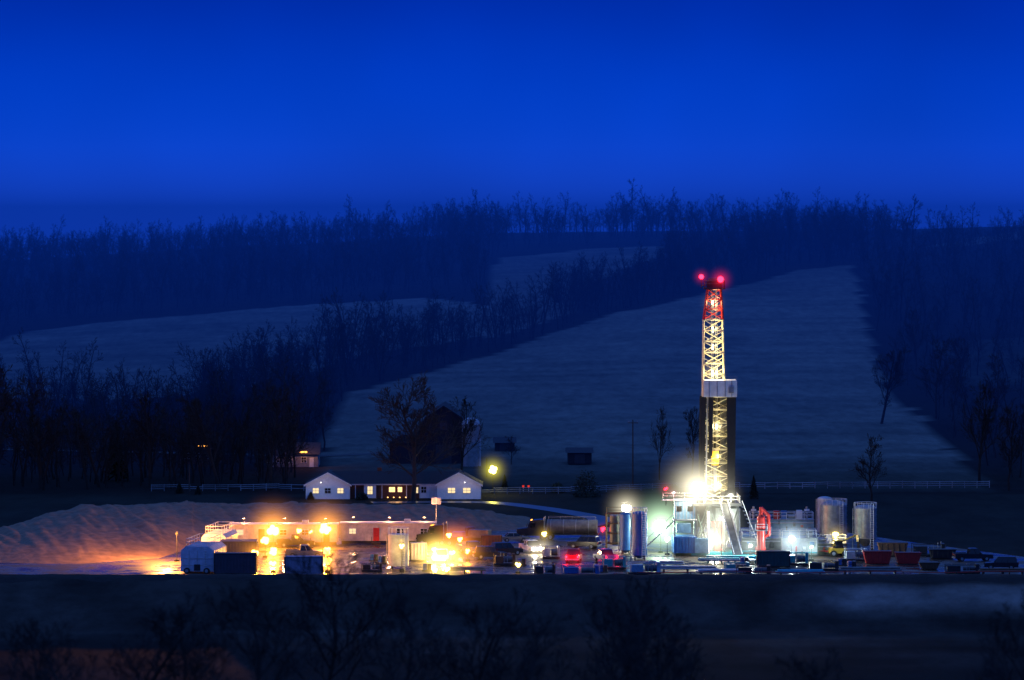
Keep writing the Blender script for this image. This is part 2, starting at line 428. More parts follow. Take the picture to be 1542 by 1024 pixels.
RIGHTW2 = [(1345, 560), (1400, 520), (1800, 515), (1800, 725), (1520, 725), (1450, 680), (1410, 630)]
woods('distant_woods', [
    (HILL_L, (1280, 2100), 8.0, (.6, 1.2), (-350, 770)),
    (RIDGE, (1500, 2100), 10, (.6, 1.3), (740, 1300)),
    (RIDGE2, (1330, 1900), 8, (.65, 1.25), (940, 1300)),
    (RIGHTW, (1180, 2050), 9.5, (.6, 1.3), (1280, 1750)),
    (RIGHTW2, (780, 1250), 10.0, (.4, 1.0), (1340, 1750)),
], 3)
woods('hedgerow_woods', [(HEDGE, (760, 1480), 5.6, (.65, 1.3), (290, 1060))], 4)
woods('near_woods', [(LEFTW, (755, 1060), 6.0, (.6, 1.15), (-350, 400))], 5)
woods('skyline_trees', [
    ([(535, 330), (580, 330), (580, 376), (535, 376)], (1850, 1960), 7, (1.2, 1.6), (530, 590)),
    ([(630, 330), (725, 330), (725, 372), (630, 372)], (1850, 1960), 7.5, (1.1, 1.5), (620, 730)),
    ([(820, 330), (870, 330), (870, 365), (820, 365)], (1850, 1940), 10, (1.1, 1.4), (810, 880)),
    ([(915, 330), (1010, 330), (1010, 365), (915, 365)], (1850, 1940), 10, (1.2, 1.7), (910, 1020)),
    ([(1040, 330), (1085, 330), (1085, 365), (1040, 365)], (1850, 1940), 9, (1.2, 1.5), (1035, 1090)),
    ([(1150, 330), (1310, 330), (1310, 365), (1150, 365)], (1850, 1940), 9, (1.0, 1.5), (1150, 1315)),
    ([(836, 442), (900, 438), (905, 464), (836, 468)], (1300, 1400), 6, (.8, 1.1), (830, 910)),
], 6)
near = [tree_mesh('bare_tree', 40+i, 14, [15, 7, 5, 3], .02, .028, bark, .42, .2) for i in range(3)]
def bare(px, pyb, toppx, d=None, i=0, sx=1.0):
    if d is None: x, y, z = onhill(px, pyb)
    else: x, y, z = X(px, d), d, ground(X(px, d), d)
    h = toppx*y/F
    o = bpy.data.objects.new('bare_tree', near[i % 3]); COL.objects.link(o); o.location = (x, y, z)
    s = h/13.5; o.scale = (s*sx, s*sx, s); o.rotation_euler = (0, 0, random.random()*6)
for t in [(408, 0, 150, 757, 1, .9), (695, 0, 120, 790, 2, .9), (488, 680, 100, None, 1, .8), (430, 0, 120, 770, 2, .8),
          (1327, 640, 125, None, 0, .85), (1410, 632, 115, None, 1, .9), (1475, 726, 145, None, 2, .8), (1312, 0, 95, 720, 1, .95),
          (993, 722, 105, None, 2, .5), (1042, 715, 110, None, 0, .5), (1520, 740, 120, None, 1, .8), (330, 0, 150, 760, 0, .9),
          (225, 0, 140, 765, 2, .9), (60, 0, 160, 760, 1, 1.0), (150, 0, 130, 765, 0, 1.0), (-15, 0, 190, 758, 2, 1), (290, 0, 120, 780, 1, .9),
          (770, 700, 40, None, 1, 1), (1380, 560, 90, None, 2, .9), (1445, 590, 90, None, 0, .9), (1340, 480, 70, None, 1, .9), (1500, 640, 100, None, 1, .9)]:
    bare(*t)
maple = tree_mesh('yard_tree', 91, 17, [16, 8, 6, 4], .022, .035, M('lighter_bark', (.05, .035, .03), .9), .56, .16, 3, (.5, 1.05))  # bark colour lighter than the other trees, to show against the barn
o = bpy.data.objects.new('bare_tree', maple); COL.objects.link(o); o.location = (X(622, 724), 724, 0); s = 163*724/F/16.5; o.scale = (s*1.1, s*1.1, s)
hero = [tree_mesh('bare_tree_front', 70+i, 12, [12, 7, 5, 4], .017, .016, bark, .5, .25) for i in range(2)]
for px, d, top, i, sx in [(500, 205, 852, 0, 1.1), (705, 190, 875, 1, 1.0), (935, 210, 880, 0, .8), (1040, 200, 885, 1, .9), (180, 195, 885, 1, 1.1), (400, 185, 895, 0, 1), (1530, 190, 905, 0, .9), (1230, 185, 965, 1, .9), (60, 210, 950, 0, .9), (780, 180, 915, 1, .9), (600, 180, 915, 0, 1), (280, 190, 930, 0, 1), (120, 180, 930, 1, 1), (1000, 185, 930, 0, 1), (860, 190, 930, 1, 1), (1420, 185, 985, 1, 1)]:
    x = X(px, d); z = ground(x, d); ht = Zp(top, d)-z
    o = bpy.data.objects.new('bare_tree', hero[i]); COL.objects.link(o); o.location = (x, d, z); s = ht/11.6; o.scale = (s*sx, s*sx, s); o.rotation_euler = (0, 0, px*.37)
# conifers
needle = M('needles', (.02, .035, .02), .9)
def conifer_mesh(seed):
    r = random.Random(seed); b = MB(); b.tube((0, 0, -.2), (0, 0, 9.6), .18, .02, bark, 6)
    for k in range(650):
        t = r.random()**.8; z = .6+t*9.2; R = (1-t)**.85*2.6*r.uniform(.55, 1.1)+.1; a = r.random()*6.283
        c, s = math.cos(a), math.sin(a); w = .14+.22*(1-t); dz = -R*r.uniform(.1, .4)
        p0 = (c*R*.1, s*R*.1, z); p1 = (c*R*.7-s*w, s*R*.7+c*w, z+dz*.6); p2 = (c*R, s*R, z+dz); p3 = (c*R*.7+s*w, s*R*.7-c*w, z+dz*.6)
        b.add([p0, p1, p2, p3, (c*R*.6, s*R*.6, z+dz*.5-.35)], [(0, 1, 2, 3), (0, 4, 2)], needle)
    return b.mesh('pine_tree')
cm = [conifer_mesh(1), conifer_mesh(2)]
for px, d, hp, w in [(1135, 730, 36, 1.0), (175, 790, 90, .9), (760, 760, 22, 1.2), (270, 745, 18, 1.8), (298, 742, 14, 2), (468, 728, 12, 2.5)]:
    x = X(px, d); o = bpy.data.objects.new('pine_tree' if hp > 24 else 'evergreen_shrub', cm[px % 2]); COL.objects.link(o)
    o.location = (x, d, ground(x, d)); s = hp*d/F/9.8; o.scale = (s*w, s*w, s); o.rotation_euler = (0, 0, px)
def bush(px, d, hp, wp):
    r = random.Random(px); b = MB(); h = hp*d/F; w = wp*d/F/2
    for k in range(900):
        a = r.random()*6.283; t = r.random(); el_ = math.acos(1-t*1.1) if t < .9 else 1.5; q = r.uniform(.55, 1.05)*(1+.25*noise.noise((a*1.5, t*4, px)))
        c = Vector((math.cos(a)*math.sin(el_)*w*q, math.sin(a)*math.sin(el_)*w*q, max(.1, math.cos(el_)*h*q)))
        s = .22; d1 = Vector((r.gauss(0, 1), r.gauss(0, 1), r.gauss(0, 1))).normalized()*s; d2 = d1.orthogonal().normalized()*s*.6
        b.add([c-d1, c+d2, c+d1, c-d2], [(0, 1, 2, 3)], needle)
    for k in range(6): b.tube((0, 0, -.1), (r.uniform(-w, w)*.6, r.uniform(-w, w)*.6, h*.7), .07, .02, bark, 5)
    x = X(px, d); b.build('evergreen_shrub', (x, d, ground(x, d)))
bush(883, 735, 40, 40); bush(545, 727, 10, 18); bush(1012, 745, 12, 24); bush(840, 748, 14, 22)

# ------------------------------------------------------------ fence
b = MB(); prev = None; fr_ = random.Random(5)
fence_px = [(228, 752), (420, 755), (725, 742), (860, 745), (1000, 757), (1490, 764)]
fw_ = M('faded_fence_paint', (.34, .35, .37), .7, var=.6, scale=.12)
for (a, da), (c, dc) in zip(fence_px[:-1], fence_px[1:]):
    A = Vector((X(a, da), da, 0)); B_ = Vector((X(c, dc), dc, 0)); nn = max(1, int((B_-A).length/2.4))
    for i in range(nn+1):
        p = A.lerp(B_, i/nn); p.z = ground(p.x, p.y)+fr_.uniform(-.06, .06)
        b.box((p.x, p.y, p.z+.6), (.14, .14, 1.3), fw_)
        if prev is not None and (p-prev).length > .5:
            for hh in (.45, .8, 1.15):
                if fr_.random() > .05: b.tube(prev+Vector((0, -.1, hh)), p+Vector((0, -.1, hh)), .06, None, fw_, 4)
        prev = p
b.build('rail_fence')

# ------------------------------------------------------------ house
def window(b, x, y, z, w, h, m, ax='y'):
    b.box((x, y, z), (w+.2, .08, h+.2), white)
    b.box((x, y-.05, z), (w, .04, h), m)
    b.box((x, y-.08, z), (.06, .03, h), white); b.box((x, y-.08, z), (w, .03, .06), white)
def gable_front(b, x0, x1, y0, y1, he, hp, wall, o=.35):
    mx_ = (x0+x1)/2
    b.prism([(x0, 0), (x1, 0), (x1, he), (mx_, hp-.1), (x0, he)], y0, y1, wall)
    sl = (hp-he)/((x1-x0)/2)
    for s, xe in ((-1, x0), (1, x1)):
        b.prism([(mx_, hp-.06), (xe+s*o, he-sl*o-.06+.0), (xe+s*o, he-sl*o+.14), (mx_, hp+.16)], y0-o, y1+o, roof)
        b.prism([(mx_, hp-.16), (xe+s*o, he-sl*o-.16), (xe+s*o, he-sl*o+.16), (mx_, hp+.18)], y0-o-.06, y0-o-.005, white)
hd = 730; hx = X(590, hd)
b = MB(); W = lambda px: X(px, hd)-hx
x0, x1 = W(500), W(690)
b.box(((x0+x1)/2, 5.0, 1.35), (x1-x0, 7.6, 2.7), brick)
yr = 5.0; b.add([(x0-1, .6, 2.6), (x1+1, .6, 2.6), (x1+1, yr, 4.75), (x0-1, yr, 4.75), (x1+1, 9.4, 2.6), (x0-1, 9.4, 2.6)], [(0, 1, 2, 3), (3, 2, 4, 5), (0, 3, 5), (1, 4, 2), (0, 5, 4, 1)], roof)
b.box(((x0+x1)/2, .62, 2.55), (x1-x0, .1, .22), offwhite)
gable_front(b, W(461), W(527), -1.2, 8, 2.65, 4.75, siding)
gable_front(b, W(658), W(724), -1.2, 8, 2.65, 4.75, siding)
for px in (476, 494, 513): window(b, W(px), -1.24, 1.55, 1.05, .9, w_lit if px != 494 else glass)
for px in (680, 703): window(b, W(px), -1.24, 1.6, 1.3, .9, w_lit)
b.box((W(557), .9, 1.3), (2.2, .3, 2.5), siding); window(b, W(557), .72, 1.5, .9, 1.4, w_lit)
b.box((W(645), .9, 1.3), (3.0, .3, 2.5), siding); b.box((W(650), .72, 1.1), (1.0, .06, 2.1), white); window(b, W(638), .72, 1.6, .9, 1.1, glass)
window(b, W(590), 1.15, 1.6, 1.0, .8, w_warm); window(b, W(602), 1.15, 1.6, .7, .8, w_warm); window(b, W(626), 1.15, 1.5, .8, 1.0, w_lit)
for px in (535, 575, 612, 632): b.box((W(px), .75, 1.3), (.14, .14, 2.55), white)
b.box((W(570), 5.8, 4.9), (.8, .8, 1.0), brick)
for px in range(584, 612, 9): b.box((W(px), -.1, .25), (.2, .2, .16), w_warm)
b.box((W(493), -1.3, 3.55), (.6, .06, .5), white); b.box((W(691), -1.3, 3.55), (.6, .06, .5), white)
hs = b.build('ranch_house', (hx, hd, 0))
light_on(hs, (W(598), -.4, 1.8), (1, .5, .15), 25, 0, 0)
for px in (484, 700):  # lamps added to brighten the gable walls, lights hung out in front
    bb = MB(); bb.dome((0, 0, 0), .1, E('added_gable_bulb', (1, .95, .9), 4), full=True, n=8, k=3); bb.box((0, .3, .2), (.3, .6, .05), white); bb.build('added_gable_lamp', (W(px), -1.95, 3.1), parent=hs)
    light_on(hs, (W(px), -6.5, 2.9), (.78, .8, 1), 75, 0, 0, (0, 0, 0))

# barn
bd = 850; gz = ground(X(670, bd), bd)
b = MB(); s_ = bd/F; hw = 38*s_
prof = [(-hw, 0), (hw, 0), (hw, 6.2), (hw*.72, 9.6), (0, 12.2), (-hw*.72, 9.6), (-hw, 6.2)]
b.prism(prof, 0, 20, barnred)
rp = prof[2:]; broof = M('barn_roof', (.014, .014, .017), .9)
for a, c in zip(rp[:-1], rp[1:]):
    b.prism([a, c, (c[0]*1.03, c[1]+.25), (a[0]*1.05, a[1]+.25)], -.5, 20.5, broof)
b.box((0, -.06, 2), (3.4, .1, 4), dark); b.box((0, -.06, 8), (1.6, .1, 1.6), dark)
for xx in (-3.6, 3.6): b.box((xx, -.06, 2.2), (.9, .08, 1), glass)
b.box((-8.5, 6, 2.2), (6, 12, 4.4), barnred); b.fr(-11.8, -5.3, -.3, 12.3, 4.4, -9, -5.3, -.3, 12.3, 6.2, broof)
b.build('barn', (X(668, bd), bd, gz-.2))
silom = M('silo_concrete', (.3, .3, .3), .8, var=.4)
b = MB(); b.tube((0, 0, 0), (0, 0, 8.8), 1.9, 1.9, silom, 20)
for k in range(12): b.tube((0, 0, .5+k*.7), (0, 0, .58+k*.7), 1.94, 1.94, silom, 20)
b.dome((0, 0, 8.8), 1.95, offwhite, 1.5, 20); b.tube((1.9, -.6, 0), (1.9, -.6, 8.8), .25, .25, offwhite, 6)
b.build('farm_silo', (X(709, bd-8), bd-8, gz-.2))
def small_house(name, px, d, wpx, he, hp, wall, win=True):
    x = X(px, d); z = ground(x, d); w = wpx*d/F/2; b = MB()
    b.box((0, 4, he/2), (2*w, 8, he), wall)
    b.add([(-w-.4, -.5, he-.1), (w+.4, -.5, he-.1), (w+.4, 4, hp), (-w-.4, 4, hp), (w+.4, 8.5, he-.1), (-w-.4, 8.5, he-.1)], [(0, 1, 2, 3), (3, 2, 4, 5), (0, 3, 5), (1, 4, 2), (0, 5, 4, 1)], roof)
    if win:
        for k in (-.6, -.1, .45): window(b, w*k, -.04, he*.55, 1, 1.1, glass)
        b.box((w*.75, -.05, 1), (.9, .08, 2), white)
    else: b.box((0, -.05, 1), (2.2, .08, 2), dark)
    o = b.build(name, (x, d, z)); return o, z
o, z = small_house('farmhouse', 440, 840, 78, 2.8, 5.0, M('faded_siding', (.22, .22, .24), .7))
light_on(o, (3.4, -2.0, 5.0), (1, .36, .06), 260, 0)
b = MB(); b.box((0, 0, 0), (1.5, .12, .3), E('porch_glow', (1, .38, .06), 5)); b.build('porch_lamp', (2.4, -.62, 3.2), parent=o)
o, z = small_house('farmhouse', 300, 850, 60, 3.2, 6.2, brick)
b = MB(); b.box((0, 0, 0), (2.2, .12, .25), E('porch_glow', (1, .38, .06), 5)); b.build('porch_lamp', (.6, -.62, 3.9), parent=o)
shedw = M('shed_boards', (.02, .017, .015), .9)
small_house('farm_shed', 873, 845, 36, 2.4, 3.2, shedw, False)
small_house('farm_shed', 760, 880, 30, 2, 3.0, shedw, False)
def pole(px, d, top, arm=True):
    x = X(px, d); z = ground(x, d); h = Zp(top, d)-z; b = MB()
    b.tube((0, 0, -.3), (0, 0, h), .14, .1, wood, 8)
    if arm:
        b.box((0, 0, h-.6), (2.0, .12, .12), wood)
        for k in (-.85, 0, .85): b.tube((k, 0, h-.5), (k, 0, h-.25), .06, .04, steel, 6)
    b.build('utility_pole', (x, d, z))
pole(953, 760, 632); pole(285, 740, 700, False); pole(733, 800, 690, False)
sx_, sd = X(742, 745), 745
lamp('yard_lamp', sx_, sd, Zp(707, sd), (.85, .75, .05), e_yel, 400, 2.4, 2.6, True, .42, base=ground(sx_, sd))
for px, py in ((788, 735), (796, 739)):
    d = 748; b = MB(); b.tube((0, 0, 0), (0, 0, 1.0), .04, None, white, 6); b.box((0, -.05, 1.1), (.4, .05, .35), E('red_marker_light', (1, .05, .03), .7)); b.build('marker_post', (X(px, d), d, 0))  # small red light, its panel glows by itself

# ------------------------------------------------------------ vehicles
def wheels(b, xs_, w, r, wd=.28):
    for x in xs_:
        for s in (-1, 1):
            b.tube((x, s*(w/2-wd), r), (x, s*(w/2+.02), r), r, r, rubber, 14); b.tube((x, s*(w/2+.02), r), (x, s*(w/2+.05), r), r*.55, r*.5, steel, 10)
def vehicle(kind, px, py, rz, paint, head=None, tail=None, name=None):
    x, y = site(px, py); b = MB(); hm = E('headlamp_glass', (1, .82, .42), 22) if head else glass
    tm = e_red if tail else red
    if kind in ('pickup', 'suv', 'car'):
        L, Wd = {'pickup': (5.7, 2.0), 'suv': (4.9, 1.95), 'car': (4.6, 1.8)}[kind]; h = L/2; hz = 1.12 if kind != 'car' else .9; rf = 1.9 if kind != 'car' else 1.45
        b.prism([(-h, .42), (h, .42), (h+.02, hz*.72), (h-.15, hz*.9), (h*.38, hz), (-h, hz)], -Wd/2, Wd/2, paint)
        c0, c1 = {'pickup': (-.75, 1.25), 'suv': (-2.3, 1.1), 'car': (-1.6, 1.1)}[kind]
        t0, t1 = {'pickup': (-.6, .6), 'suv': (-2.05, .45), 'car': (-1.0, .35)}[kind]
        b.fr(c0, c1, -Wd/2+.06, Wd/2-.06, hz, t0, t1, -Wd/2+.22, Wd/2-.22, rf-.06, glass)
        b.fr(t0-.04, t1+.04, -Wd/2+.2, Wd/2-.2, rf-.06, t0+.05, t1-.05, -Wd/2+.28, Wd/2-.28, rf+.04, paint)
        for xx in ([c0, (c0+c1)/2] if kind != 'suv' else [c0, -.9, .0]):
            tx = t0+(xx-c0)/(c1-c0)*(t1-t0)
            for s in (-1, 1): b.tube((xx+.05, s*(Wd/2-.05), hz), (tx+.05, s*(Wd/2-.2), rf-.04), .06, None, paint, 4)
        if kind == 'pickup':
            b.box((-1.85, 0, hz+.002), (1.85, Wd-.24, .03), black)  # black sheet stands in for the shaded hollow of the bed
            for s in (-1, 1): b.box((-1.85, s*(Wd/2-.06), hz+.06), (2.0, .1, .12), paint)
            b.box((-h+.04, 0, hz+.05), (.08, Wd-.06, .12), paint)
        wheels(b, [-h+1.0, h-.95], Wd, .4 if kind != 'car' else .33)
        b.box((h+.05, 0, .55), (.16, Wd*.98, .22), steel); b.box((-h-.05, 0, .55), (.16, Wd*.98, .2), steel)
        b.box((h+.03, 0, hz*.78), (.05, Wd*.5, .22), dark)
        for s in (-1, 1):
            b.box((h+.03, s*Wd*.38, hz*.78), (.08, .32, .2), hm); b.box((-h-.03, s*Wd*.43, hz*.85), (.08, .18, .32), tm)
            b.box((c1-.3, s*(Wd/2+.1), hz+.1), (.12, .2, .16), paint)
        fl, fz, fw = h+.1, hz*.78, Wd*.38
    else:
        L, Wd = 13, 2.5; h = 6.5
        b.box((0, 0, .95), (L, .9, .28), dark)
        b.prism([(4.6, .7), (6.5, .7), (6.5, 1.7), (4.7, 1.95), (4.6, 1.95)], -.95, .95, paint)
        b.prism([(2.2, .7), (4.7, .7), (4.7, 1.95), (4.35, 2.95), (4.0, 3.15), (2.2, 3.3)], -Wd/2, Wd/2, paint)
        b.fr(4.36, 4.76, -1.05, 1.05, 2.02, 4.3, 4.44, -.98, .98, 2.85, glass)
        for s in (-1, 1): b.box((3.9, s*(Wd/2+.01), 2.35), (.8, .03, .7), glass); b.tube((2.1, s*1.05, .9), (2.1, s*1.05, 3.7), .09, None, steel, 8); b.box((4.9, s*1.4, 2.3), (.08, .2, .5), dark)
        if kind == 'tanker':
            b.tube((-6.3, 0, 2.1), (1.7, 0, 2.1), 1.15, 1.15, midsteel, 20)
            for xx in (-5, -3, -1, 1): b.tube((xx, 0, 2.1), (xx+.1, 0, 2.1), 1.19, 1.19, steel, 20)
            b.rail([(-6, -.4, 3.2), (1.5, -.4, 3.2)], .5, steel)
        else:
            b.box((-2.3, 0, 1.25), (8.2, 2.5, .25), dark); b.box((-3.5, 0, 2.0), (3.2, 2.2, 1.2), midsteel); b.box((0, 0, 1.8), (1.8, 2.0, .8), blue)
            for k in range(5): b.tube((-6.2, -1+k*.3, 1.5), (-2, -1+k*.3, 1.5), .12, None, steel, 8)
        wheels(b, [5.5, 2.3, 1.1, -4.3, -5.5], Wd, .5, .4)
        b.box((6.58, 0, .8), (.18, 2.4, .35), steel); b.box((6.53, 0, 1.3), (.06, .9, .7), steel)
        for s in (-1, 1): b.box((6.55, s*.85, 1.1), (.1, .35, .25), hm); b.box((-6.55, s*1.0, 1.0), (.1, .3, .2), tm)
        for k in range(5): b.box((4.2, -.8+k*.4, 3.15), (.12, .14, .08), E('amber_marker', (1, .3, .03), 8))
        fl, fz, fw = 6.65, 1.1, .85
    o = b.build(name or {'pickup': 'pickup_truck', 'suv': 'parked_suv', 'car': 'parked_car', 'tanker': 'tanker_truck'}.get(kind, 'flatbed_truck'), (x, y, .02), rz, .03)
    if head:
        col, pw, R, k = head
        bb = MB()
        for s in (-1, 1): bb.dome((fl+.12, s*fw, fz), .3 if pw > 500 else .14, hm, full=True, n=10, k=3)
        bb.build('headlamps', parent=o)
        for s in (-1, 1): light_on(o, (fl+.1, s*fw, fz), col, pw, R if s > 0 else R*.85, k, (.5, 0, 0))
    if tail:
        pw, R, k = tail; th = hz*.85 if kind in ('pickup', 'suv', 'car') else 1
        bb = MB()
        for s in (-1, 1): bb.dome((-h-.12, s*Wd*.42, th), .13, e_red, full=True, n=8, k=3)
        bb.build('tail_lamps', parent=o)
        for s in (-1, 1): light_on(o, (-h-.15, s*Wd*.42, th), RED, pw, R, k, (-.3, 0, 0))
    return o
dk = M('dark_car_paint', (.02, .022, .03), .25); gr = M('grey_car_paint', (.15, .155, .17), .3); wp = M('white_car_paint', (.6, .6, .62), .3); rp_ = M('red_car_paint', (.3, .02, .02), .3); bl = M('blue_car_paint', (.04, .08, .3), .3)
FC = -math.pi/2; BC = math.pi/2
vehicle('pickup', 458, 840, 0.15, gr)
vehicle('pickup', 665, 846, FC-.1, wp, ((1, .62, .13), 1300, 3.4, 5.0))
vehicle('flatbed', 690, 822, 2.9, dk)
vehicle('pickup', 712, 834, FC+.5, bl)
vehicle('pickup', 708, 812, .2, dk)
vehicle('suv', 762, 836, .4, dk)
vehicle('suv', 738, 842, .1, dk, name='parked_suv')
vehicle('pickup', 800, 832, FC+.35, wp, ((1, .85, .55), 300, 1.8, 2.6))
vehicle('car', 775, 816, .1, gr)
vehicle('pickup', 864, 846, BC-.1, rp_, None, (90, 1.3, 2.4))
vehicle('pickup', 912, 846, BC+.3, bl, None, (70, 1.1, 2.2))
vehicle('suv', 880, 826, 2.8, dk)
vehicle('tanker', 840, 813, 3.05, dk)
vehicle('pickup', 1465, 845, .1, dk); vehicle('suv', 1508, 858, 3.0, dk)
vehicle('pickup', 445, 824, .1, dk)

# ------------------------------------------------------------ containers, tanks, skids
def container(name, px, py, w, d, h, m, rz=0.0, ribs=True, top=None, legs=0):
    x, y = site(px, py); b = MB()
    z0 = .15+legs
    b.box((0, d/2, z0+h/2), (w, d, h), m)
    if ribs:
        n = max(2, int(w/.45))
        for i in range(n): b.box((-w/2+(i+.5)*w/n, -.04, z0+h/2), (w/n*.45, .08, h*.88), m)
        n = max(2, int(d/.6))
        for i in range(n):
            for s in (-1, 1): b.box((s*(w/2+.03), (i+.5)*d/n, z0+h/2), (.06, d/n*.45, h*.88), m)
    for s in (-1, 1):
        b.box((s*(w/2-.06), -.07, z0+h/2), (.16, .12, h+.04), dark if ribs else m)
    b.box((0, -.06, z0+h), (w+.06, .14, .14), m); b.box((0, -.06, z0+.06), (w+.06, .14, .16), dark)
    if top: b.rail([(-w/2, 0, z0+h), (w/2, 0, z0+h), (w/2, d, z0+h), (-w/2, d, z0+h), (-w/2, 0, z0+h)], 1.05, top)
    return b.build(name, (x, y, .02), rz, .02)
def skidpack(name, px, py, w, d, h, m, seed):
    """open skid with engine, radiator, pipes"""
    r = random.Random(seed); x, y = site(px, py); b = MB()
    b.box((0, d/2, .2), (w, d, .25), dark)
    b.box((-w*.25, d/2, .3+h*.35), (w*.38, d*.7, h*.6), m); b.tube((w*.02, d/2, .3+h*.35), (w*.4, d/2, .3+h*.35), h*.28, None, midsteel, 12)
    b.box((w*.42, d/2, .3+h*.45), (w*.1, d*.8, h*.85), m)
    for i in range(4): xx = r.uniform(-w*.4, w*.4); b.tube((xx, d*.3, .3), (xx, d*.3, h*r.uniform(.8, 1.25)), .07, None, steel, 6)
    for sx in (-1, 1):
        for yy in (0.05, d-.05): b.tube((sx*(w/2-.06), yy, .2), (sx*(w/2-.06), yy, h), .06, None, m, 4)
    for yy in (.05, d-.05): b.tube((-w/2, yy, h), (w/2, yy, h), .06, None, m, 4)
    b.build(name, (x, y, .02), r.uniform(-.1, .1), .02)
btp = M('bluish_tank_paint', (.5, .56, .68), .45)
def frac(px, py, w, h):
    x, y = site(px, py); b = MB(); q = w/2
    b.prism([(-q, .3), (q, .3), (q, h-.6), (q*.7, h), (-q*.7, h), (-q, h-.6)], 0, 9.5, btp)
    for i in range(8): b.prism([(-q-.06, .4), (q+.06, .4), (q+.06, h-.58), (q*.7+.04, h+.06), (-q*.7-.04, h+.06), (-q-.06, h-.58)], .3+i*1.2, .42+i*1.2, offwhite)
    b.rail([(-q*.65, 0, h), (q*.65, 0, h), (q*.65, 9.5, h), (-q*.65, 9.5, h), (-q*.65, 0, h)], 1.1, white, .05)
    for zz in (1.2, 2.2): b.box((0, -.04, zz), (w*.96, .08, .1), offwhite)
    for xx in (-q*.5, 0, q*.5): b.box((xx, -.04, h*.48), (.1, .08, h*.75), offwhite)
    b.box((0, -.1, .9), (.9, .1, .9), dark); b.tube((-q*.6, -.2, .6), (-q*.6, -.5, .6), .2, None, red, 10)
    for k in range(10): b.box((q*.5, -.16, .5+k*.35), (.55, .05, .05), white)
    wheels(b, [-q*.6, q*.6], 1, .45); b.build('frac_tank', (x, y, 0), -.12, .03)
frac(297, 864, 4.8, 3.9); frac(322, 842, 3.8, 3.8)
dcp = M('dark_container_paint', (.05, .05, .075), .5)
container('storage_container', 354, 866, 6.0, 2.6, 2.9, dcp); container('storage_container', 358, 848, 5.5, 5, 3.0, dcp)
container('storage_container', 457, 869, 5.4, 2.5, 2.7, M('purple_grey_paint', (.3, .28, .38), .5))
def trailer(px0, px1, py, name='office_trailer'):
    x0, d = site(px0, py); x1, _ = site(px1, py); w = x1-x0; b = MB()
    b.box((0, 1.6, 1.9), (w, 3.2, 2.7), trailerw); b.box((0, 1.6, 3.33), (w+.3, 3.5, .16), offwhite); b.box((0, .05, .35), (w-.3, .1, .5), dark)
    n = int(w/3.0)
    for i in range(n):
        xx = -w/2+(i+.5)*w/n
        if i % 3 == 1:
            b.box((xx, -.03, 1.6), (.95, .06, 2.05), red if i == 1 and px0 > 400 else dark); b.box((xx, -.6, .35), (1.4, 1.2, .1), wood); b.box((xx, -1.0, .15), (1.4, .4, .2), wood); b.rail([(xx-.7, -1.1, .35), (xx-.7, 0, .35)], .9, wood)
        else: window(b, xx, -.03, 2.1, 1.0, .75, w_lit if i % 4 == 0 else glass)
    for i in range(int(w/1.2)): b.box((-w/2+i*1.2+.3, -.012, 1.9), (.04, .03, 2.6), offwhite)
    b.box((w*.2, 1.6, 3.65), (1.0, 1.0, .5), offwhite)
    o = b.build(name, ((x0+x1)/2, d, 0), 0, .02)
    for k in (-.38, 0, .38):   # unseen lamps added behind the trailer to light the bank
        bb = MB(); bb.box((0, 0, 0), (.5, .25, .25), dark); bb.box((0, .14, 0), (.4, .04, .18), E('added_lamp_face', (1, .4, .08), 2)); bb.build('added_bank_lamp', (w*k, 3.5, 3.9), parent=o)
        light_on(o, (w*k, 4.2, 4.2), (1, .42, .16), 900, 0, 0, (0, 0, 0))
    return o
trailer(345, 508, 822); trailer(513, 656, 820)
def vtank(name, px, py, r, h, m, legs=.6, cone=True, ribs=6, lad=True, flat=False):
    x, y = site(px, py); b = MB()
    for a in range(4):
        c, s = math.cos(a*1.571+.78)*r*.85, math.sin(a*1.571+.78)*r*.85; b.tube((c, s, 0), (c, s, legs+.4), .12, None, dark, 6)
    b.tube((0, 0, legs), (0, 0, legs+h), r, r, m, 24)
    for k in range(ribs): z = legs+h*(k+.5)/ribs; b.tube((0, 0, z), (0, 0, z+.09), r+.05, r+.05, m, 24)
    if not flat: b.dome((0, 0, legs+h), r, m, r*.35, 24)
    if cone: b.tube((0, 0, legs), (0, 0, legs-min(legs*.8, 1.4)), r, r*.2, m, 24, False)
    if lad:
        for k in range(int((legs+h)/.35)): b.box((r*.5, -r*.92-.1, .3+k*.35), (.5, .05, .05), white)
        for s in (-1, 1): b.tube((r*.5+s*.25, -r*.92-.1, 0), (r*.5+s*.25, -r*.92-.1, legs+h+.8), .04, None, white, 6)
        n = 14
        for i in range(n):
            a, c = 6.283*i/n, 6.283*(i+1)/n
            b.tube((r*math.cos(a), r*math.sin(a), legs+h+.9), (r*math.cos(c), r*math.sin(c), legs+h+.9), .035, None, white, 4)
            b.tube((r*math.cos(a), r*math.sin(a), legs+h), (r*math.cos(a), r*math.sin(a), legs+h+.9), .03, None, white, 4)
    b.tube((-r-.15, 0, 0), (-r-.15, 0, legs+h), .08, None, steel, 8)
    return b.build(name, (x, y, .02))
vtank('upright_tank', 600, 857, 1.5, 4.6, offwhite, .5, False, 8, True, True)
vtank('blue_storage_tank', 963, 842, 1.15, 6.2, blue, .6, True, 4, True)
vtank('blue_storage_tank', 942, 834, .9, 5.4, blue, .6, True, 4, False)
vtank('cement_silo', 1256, 822, 2.0, 4.6, steel, 1.8, True, 7)
vtank('cement_silo', 1242, 812, 1.2, 5.2, offwhite, 1.2, True, 7, False)
vtank('cement_silo', 1303, 826, 1.75, 4.6, steel, 1.6, True, 7)
x, y = site(926, 832); b = MB()
